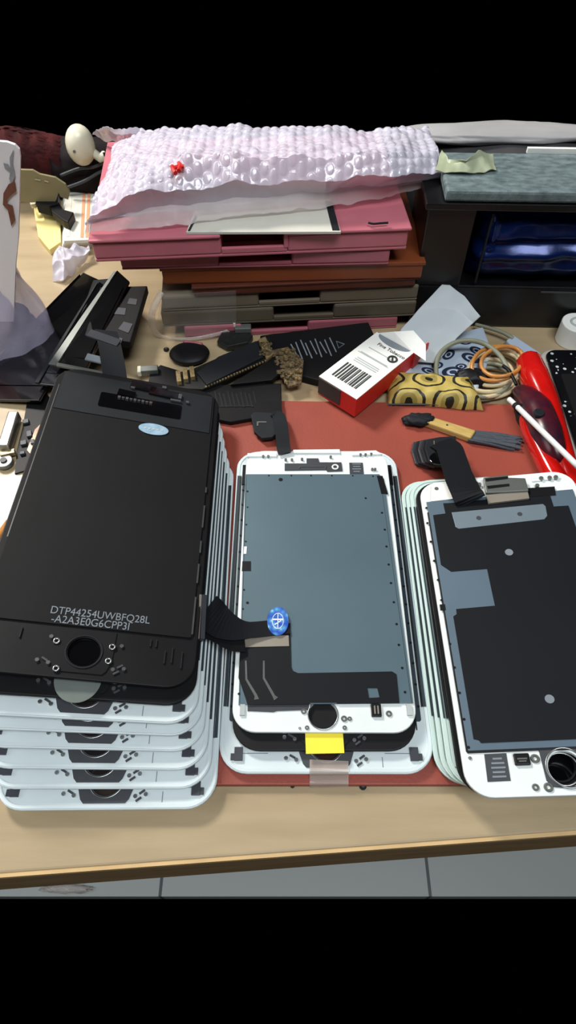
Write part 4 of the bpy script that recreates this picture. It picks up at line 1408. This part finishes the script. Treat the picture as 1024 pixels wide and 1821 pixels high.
s.box((wx * .80, wy * .745, .0002), (.0010, .0034, .0003), .6)
s.build('round_emblem', M['print_dark'], o)

# grey white envelope and pale blue packet with oval prints
rows = [[(716, 640, .0095), (738, 642, .0095), (756, 644, .0095), (776, 646, .0095)], [(712, 588, .0160), (740, 592, .0165), (778, 594, .0165), (812, 602, .0150)], [(742, 552, .0215), (776, 547, .0230), (812, 552, .0230), (842, 574, .0195)], [(786, 506, .0290), (800, 506, .0300), (826, 526, .0285), (854, 563, .0235)]]
me, t = sheet(rows, 40, 40, .0006, 60, seed=15)
o = link('paper_sleeve', me, M['greypaper'], None, True)
solid(o, .0004)
tag(o, 'pale grey translucent paper sleeve leaning on the box pile behind the carton', 'paper sleeve')
bp = thing('paper_packet', 'pale blue paper packet printed with dark blue ovals, behind the oval cloth', 'packet', loc=(0, 0, 0))
pkz = .0075
MB().prism([G(x, y, pkz).xy for x, y in ((700, 684), (742, 612), (800, 592), (860, 578), (876, 622), (850, 690))], .0004, pkz - .0008).build('packet', M['bluepaper'], bp, bevel=.0012)
for x, y, rx_, ry_, an in ((784, 615, .0034, .0024, .4), (798, 629, .0040, .0022, .9), (768, 638, .0030, .0026, 0), (778, 648, .0028, .0020, .5), (763, 658, .0034, .0020, -.5), (838, 635, .0044, .0030, -.6), (848, 622, .0034, .0024, -.8), (806, 660, .0050, .0034, .2), (820, 650, .0026, .0018, .3), (752, 672, .0034, .0020, .2), (828, 606, .0030, .002, .1)):
    a = G(x, y, pkz)
    s = MB()
    s.ring((0, 0, 0), 1, .26, 28, 6)
    s.disc((0, 0, 0), .42, .3, 14)
    bmesh.ops.transform(s.bm, matrix=Matrix.Translation((a.x, a.y, pkz - .0006)) @ Matrix.Rotation(an, 4, 'Z') @ Matrix.Diagonal((rx_, ry_, .0003, 1)), verts=s.bm.verts)
    s.build('oval_print', M['navy'], bp)

# patterned yellow cloth pouch
p, q = G(690, 722, .0032), G(852, 728, .0032)
pm = frame(p, q)
w = (q - p).length
pz = thing('cloth_pouch', 'yellow flat cloth pouch with black ringed oval pattern', 'pouch', None, pm)
mm = MB()
NX, NY = 60, 26
dpt = .0215
gr = []
for j in range(NY + 1):
    ln = []
    for i in range(NX + 1):
        u, v = i / NX, j / NY
        e = min(1, min(u, 1 - u) * 9) ** .5 * min(1, min(v, 1 - v) * 5) ** .5
        ln.append(mm.bm.verts.new((u * w + .0022 * (v - .5) * (1 if u > .5 else -1) * -.2 + .004 * (.5 - v) * (u > .9), v * dpt + .0012 * math.sin(u * 5) + .0008 * noise.noise(Vector((u * 6, 0, 1))), .0004 + .0070 * e + .0012 * noise.noise(Vector((u * 9, v * 5, 2))) * e)))
    gr.append(ln)
for j in range(NY):
    for i in range(NX):
        mm.bm.faces.new((gr[j][i], gr[j][i + 1], gr[j + 1][i + 1], gr[j + 1][i]))
bd = [gr[0][i] for i in range(NX + 1)] + [gr[j][NX] for j in range(1, NY + 1)] + [gr[NY][i] for i in range(NX - 1, -1, -1)] + [gr[j][0] for j in range(NY - 1, 0, -1)]
lo = [mm.bm.verts.new((v.co.x, v.co.y, 0)) for v in bd]
for i in range(len(bd)):
    mm.bm.faces.new((bd[i], bd[(i + 1) % len(bd)], lo[(i + 1) % len(lo)], lo[i]))
mm.bm.faces.new(lo[::-1])
mm.build('cloth', M['ovals'], pz, True)
MB().tube([(0, .0004, .0008), (w * .5, .0014, .0010), (w, .0004, .0008)], .0006, 6).build('seam', M['print_dark'], pz)

# small brush
p, q = G(757, 746, .0065), G(840, 773, .0065)
br = thing('brush', 'small brush with a tan handle and frayed grey bristles, on the red mat', 'brush', None, frame(p, q))
ln = (q - p).length
MB().prism([(0, -.0022), (ln, -.0030), (ln + .0008, .0034), (0, .0030)], -.0033, .0005).build('handle', M['tan'], br, bevel=.0008)
MB().disc((ln * .45, .0004, .0006), .0005, .0003, 12).build('handle_hole', M['print_dark'], br)
mi = br.matrix_world
bpy.context.view_layer.update()
mi = br.matrix_world.inverted()
tip = mi @ G(925, 789, .0045)
s = MB()
for k in range(26):
    f0 = (k / 25 - .5)
    a = Vector((ln - .001, f0 * .0066, -.0010 - .0012 * (k % 2)))
    b_ = Vector((tip.x * (.93 + .09 * random.random()), tip.y + f0 * .0100, -.0018 - .0012 * random.random()))
    s.ribbon([a, (a + b_) / 2 + Vector((0, 0, .0006)), b_], (0, 1, 0), .0012, .0010)
s.pieces('bristle', M['bristle'], br)
o = link('putty_lump', lump(G(745, 746, .0058), (.0085, .0040, .0026), .25, 3, 7.7, 32), M['tape'], None, True)
tag(o, 'dark rubber scrap beside the tan handle of the brush, on the mat', 'scrap')

# ---------------------------------------------------------------- coil of cables and bands
coil = thing('cable_coil', 'loose coil of cream and grey cables beside the pouch', 'cable', loc=(0, 0, 0))


def loop(cx_, cy_, rx_, ry_, z, r, n=48, wob=.06, seed=0.0, tilt=0.0):
    pts = []
    for i in range(n):
        a = 2 * math.pi * i / n
        k = 1 + wob * noise.noise(Vector((math.cos(a), math.sin(a), seed)))
        x, y = rx_ * k * math.cos(a), ry_ * k * math.sin(a)
        pts.append(G(cx_ + x * math.cos(tilt) - y * math.sin(tilt), cy_ + x * math.sin(tilt) + y * math.cos(tilt), z + .0014 * math.sin(a * 2 + seed)))
    return MB().tube(pts, r, 8, closed=True)


for k, (cx_, cy_, rx_, ry_, z, r, m) in enumerate(((868, 668, 60, 40, .0030, .0012, 'cream'), (874, 660, 56, 36, .0050, .0012, 'cream'), (862, 672, 50, 34, .0048, .0012, 'cream'), (880, 655, 48, 30, .0070, .0012, 'cream'), (866, 676, 44, 29, .0070, .0011, 'greycable'), (858, 682, 54, 28, .0026, .0011, 'greycable'), (882, 648, 44, 28, .0085, .0011, 'cream'))):
    loop(cx_, cy_, rx_, ry_, z, r, seed=k * 2.1, tilt=-.15).build('cable_loop', M[m], coil, True)
pts = smooth_path([G(x, y, z) for x, y, z in ((776, 672, .009), (776, 645, .012), (788, 622, .014), (812, 608, .016), (840, 606, .016), (866, 614, .014), (890, 634, .012), (905, 660, .010))], 6)
MB().tube(pts, .0013, 8).build('cable_loop', M['greycable'], coil, True)
for k, (cx_, cy_, rx_, ry_, z, lab) in enumerate(((893, 643, 38, 26, .0115, 'amber rubber band on the cable coil, the upper one'), (884, 646, 46, 30, .0102, 'amber rubber band on the cable coil, the lower one'))):
    tag(loop(cx_, cy_, rx_, ry_, z, .0011, seed=5 + k, tilt=-.2).build('rubber_band', M['amber'], None, True), lab, 'rubber band')
o = tag(MB().tube(smooth_path([G(x, y, z) for x, y, z in ((845, 577, .004), (872, 584, .005), (895, 592, .005), (912, 602, .004))]), .0011, 8).build('cable', M['greycable'], None, True), 'short grey rod like cable behind the coil', 'cable')
o = tag(MB().prism([G(x, y, .004).xy for x, y in ((900, 605), (912, 595), (962, 628), (956, 648), (936, 640))], .0006, .0040).build('plastic_strip', M['bluepaper'], None, False, .0006), 'pale blue translucent plastic strip behind the red pliers', 'plastic strip')
o = tag(MB().tube(smooth_path([G(x, y, .013) for x, y in ((894, 650), (904, 658), (912, 672), (918, 684))]), .0009, 8).build('black_wire', M['black'], None, True), 'short stiff black wire end poking from the coil', 'wire')
o = link('rubber_scrap', lump(G(842, 672, .006), (.010, .006, .0045), .2, 3, 3.3, 32), M['black'], None, True)
tag(o, 'black rubber scrap between the pouch and the cable coil', 'scrap')

# ---------------------------------------------------------------- pliers, stylus, phone, tube at the right
pl = thing('pliers', 'red handled pliers with a dark head at the right edge', 'pliers', loc=(0, 0, 0))


def taper(pts, radii, name, m, parent, flat=1.0, k=16):
    P_ = smooth_path([G(*t) for t in pts], 6)
    n_ = len(P_)
    rr = []
    for i in range(n_):
        f_ = i / (n_ - 1) * (len(radii) - 1)
        j = min(int(f_), len(radii) - 2)
        rr.append(radii[j] + (radii[j + 1] - radii[j]) * (f_ - j))
    return MB().tube(P_, .002, k, rr).build(name, m, parent, True)


taper(((936, 634, .008), (940, 643, .009), (950, 672, .010), (968, 712, .010), (986, 765, .010), (1004, 820, .009), (1020, 872, .006)), (.0012, .0068, .0078, .0070, .0060, .0052, .0046), 'handle', M['redplastic'], pl)
taper(((932, 742, .0070), (942, 764, .0080), (960, 800, .0080), (980, 838, .0080), (1000, 872, .0075), (1030, 925, .006)), (.0028, .0044, .0050, .0054, .0056, .0054), 'handle', M['redplastic'], pl)
hd = taper(((920, 694, .006), (936, 706, .009), (954, 730, .0110), (970, 768, .0120), (984, 804, .011), (992, 826, .009)), (.0030, .0060, .0080, .0078, .0062, .0030), 'jaw', M['maroon'], pl)
MB().disc(G(958, 735, .0190), .0026, .0020, 20).build('pivot', M['tape'], hd, bevel=.0004)
taper(((922, 722, .005), (930, 745, .006), (938, 760, .006)), (.0026, .0034, .0030), 'jaw', M['black'], pl)
sty = thing('stylus', 'thin white plastic stylus with a dark collar lying across the red pliers', 'stylus', loc=(0, 0, 0))
P3 = [G(905, 710, .0085), G(918, 722, .0105), G(965, 768, .0205), G(1030, 832, .0220)]
MB().tube(smooth_path(P3, 5), .0014, 12, ).build('shaft', M['white'], sty, True)
MB().tube([G(916, 720.5, .0103), G(920.5, 724.5, .0110)], .0018, 12).build('collar', M['tape'], sty, True)

zp = .0100
c4 = [G(x, y, zp) for x, y in ((958, 622), (1024, 850))]
pm = frame(c4[0], c4[1])
a = G(958, 618, zp)
e = G(1026, 826, zp)
ydir = (a - e).normalized()
xdir = Vector((ydir.y, -ydir.x, 0))
pmw = Matrix((xdir, ydir, Vector((0, 0, 1)))).transposed().to_4x4()
pw, ph = .067, .120
pmw.translation = a + xdir * pw / 2 - ydir * ph / 2
phn = thing('mobile_phone', 'black phone with pale metal rim and cracked glass at the right edge', 'phone', None, pmw)
plate('body', [rrect(-pw / 2, -ph / 2, pw / 2, ph / 2, .008)], -.0085, -.0008, M['silverrim'], phn, .0012)
plate('glass', [rrect(-pw / 2 + .0022, -ph / 2 + .002, pw / 2 - .0022, ph / 2 - .002, .0070)], -.0010, .0002, M['specks'], phn, .0002)
plate('inner_screen', [rrect(-pw / 2 + .0070, -ph / 2 + .012, pw / 2 - .0055, ph / 2 - .022, .0008)], .0002, .0005, M['blackmatte'], phn)
s = MB()
for k in range(3):
    s.box((-pw / 2 - .0001, ph / 2 - .034 - k * .014, -.0045), (.0010, .008, .0022))
s.build('side_button', M['nickel'], phn, bevel=.0003)
tb = thing('paper_roll', 'small white roll standing at the right edge behind the phone', 'roll', loc=G(1014, 606, 0))
MB().disc((0, 0, .0065), .0090, .0130, 40).build('roll', M['paper'], tb, bevel=.0006)
MB().ring((0, 0, .0130), .0040, .0007, 24, 6).build('core', M['print_soft'], tb, True)

o = link('plastic_scrap', lump(G(118, 1584, -.745) + Vector((0, .002, 0)), (.032, .005, .0045), .3, 4, 2.7, 40, -.7498), M['crinkle'], None, True)
tag(o, 'crumpled clear plastic scrap on the tiled floor below the bench, lower left', 'plastic scrap')
# ---------------------------------------------------------------- camera and light
cd_ = bpy.data.cameras.new('camera')
cam = bpy.data.objects.new('camera', cd_)
COL.objects.link(cam)
cam.location = EYE
cam.rotation_euler = (math.pi / 2 - PITCH, 0, 0)
cd_.sensor_fit = 'HORIZONTAL'
cd_.sensor_width = 36
cd_.lens = F / 1024 * 36
cd_.clip_start = .005
cd_.clip_end = 20
SC.camera = cam
w = bpy.data.worlds.new('world')
SC.world = w
w.use_nodes = True
w.node_tree.nodes['Background'].inputs['Color'].default_value = (0, 0, 0, 1)


def lamp(name, loc_, target, size, energy, col, sy=None):
    l = bpy.data.lights.new(name, 'AREA')
    l.shape = 'RECTANGLE'
    l.size = size
    l.size_y = sy or size
    l.energy = energy
    l.color = col
    o = bpy.data.objects.new(name, l)
    COL.objects.link(o)
    o.location = loc_
    d = Vector(target) - Vector(loc_)
    o.rotation_euler = d.to_track_quat('-Z', 'Y').to_euler()
    return o


lamp('desk_lamp', (-.42, .62, .62), (-.05, .30, 0), .16, 7.0, (1.0, .95, .88))
lamp('overhead_fill', (.25, -.55, 1.9), (.0, .15, 0), 1.2, 30, (.92, .97, 1.0), .5)  # overhead fill added in place of ambient light, set forward against glare
lamp('window_light', (-1.3, .1, 1.0), (0, .2, 0), .9, 7, (.90, .96, 1.0))
SC.view_settings.view_transform = 'Standard'
SC.view_settings.look = 'None'
SC.view_settings.gamma = 1
SC.view_settings.use_curve_mapping = False
SC.view_settings.exposure = 0
SC.cycles.max_bounces = 8
SC.cycles.transparent_max_bounces = 16
SC.cycles.use_denoising = True
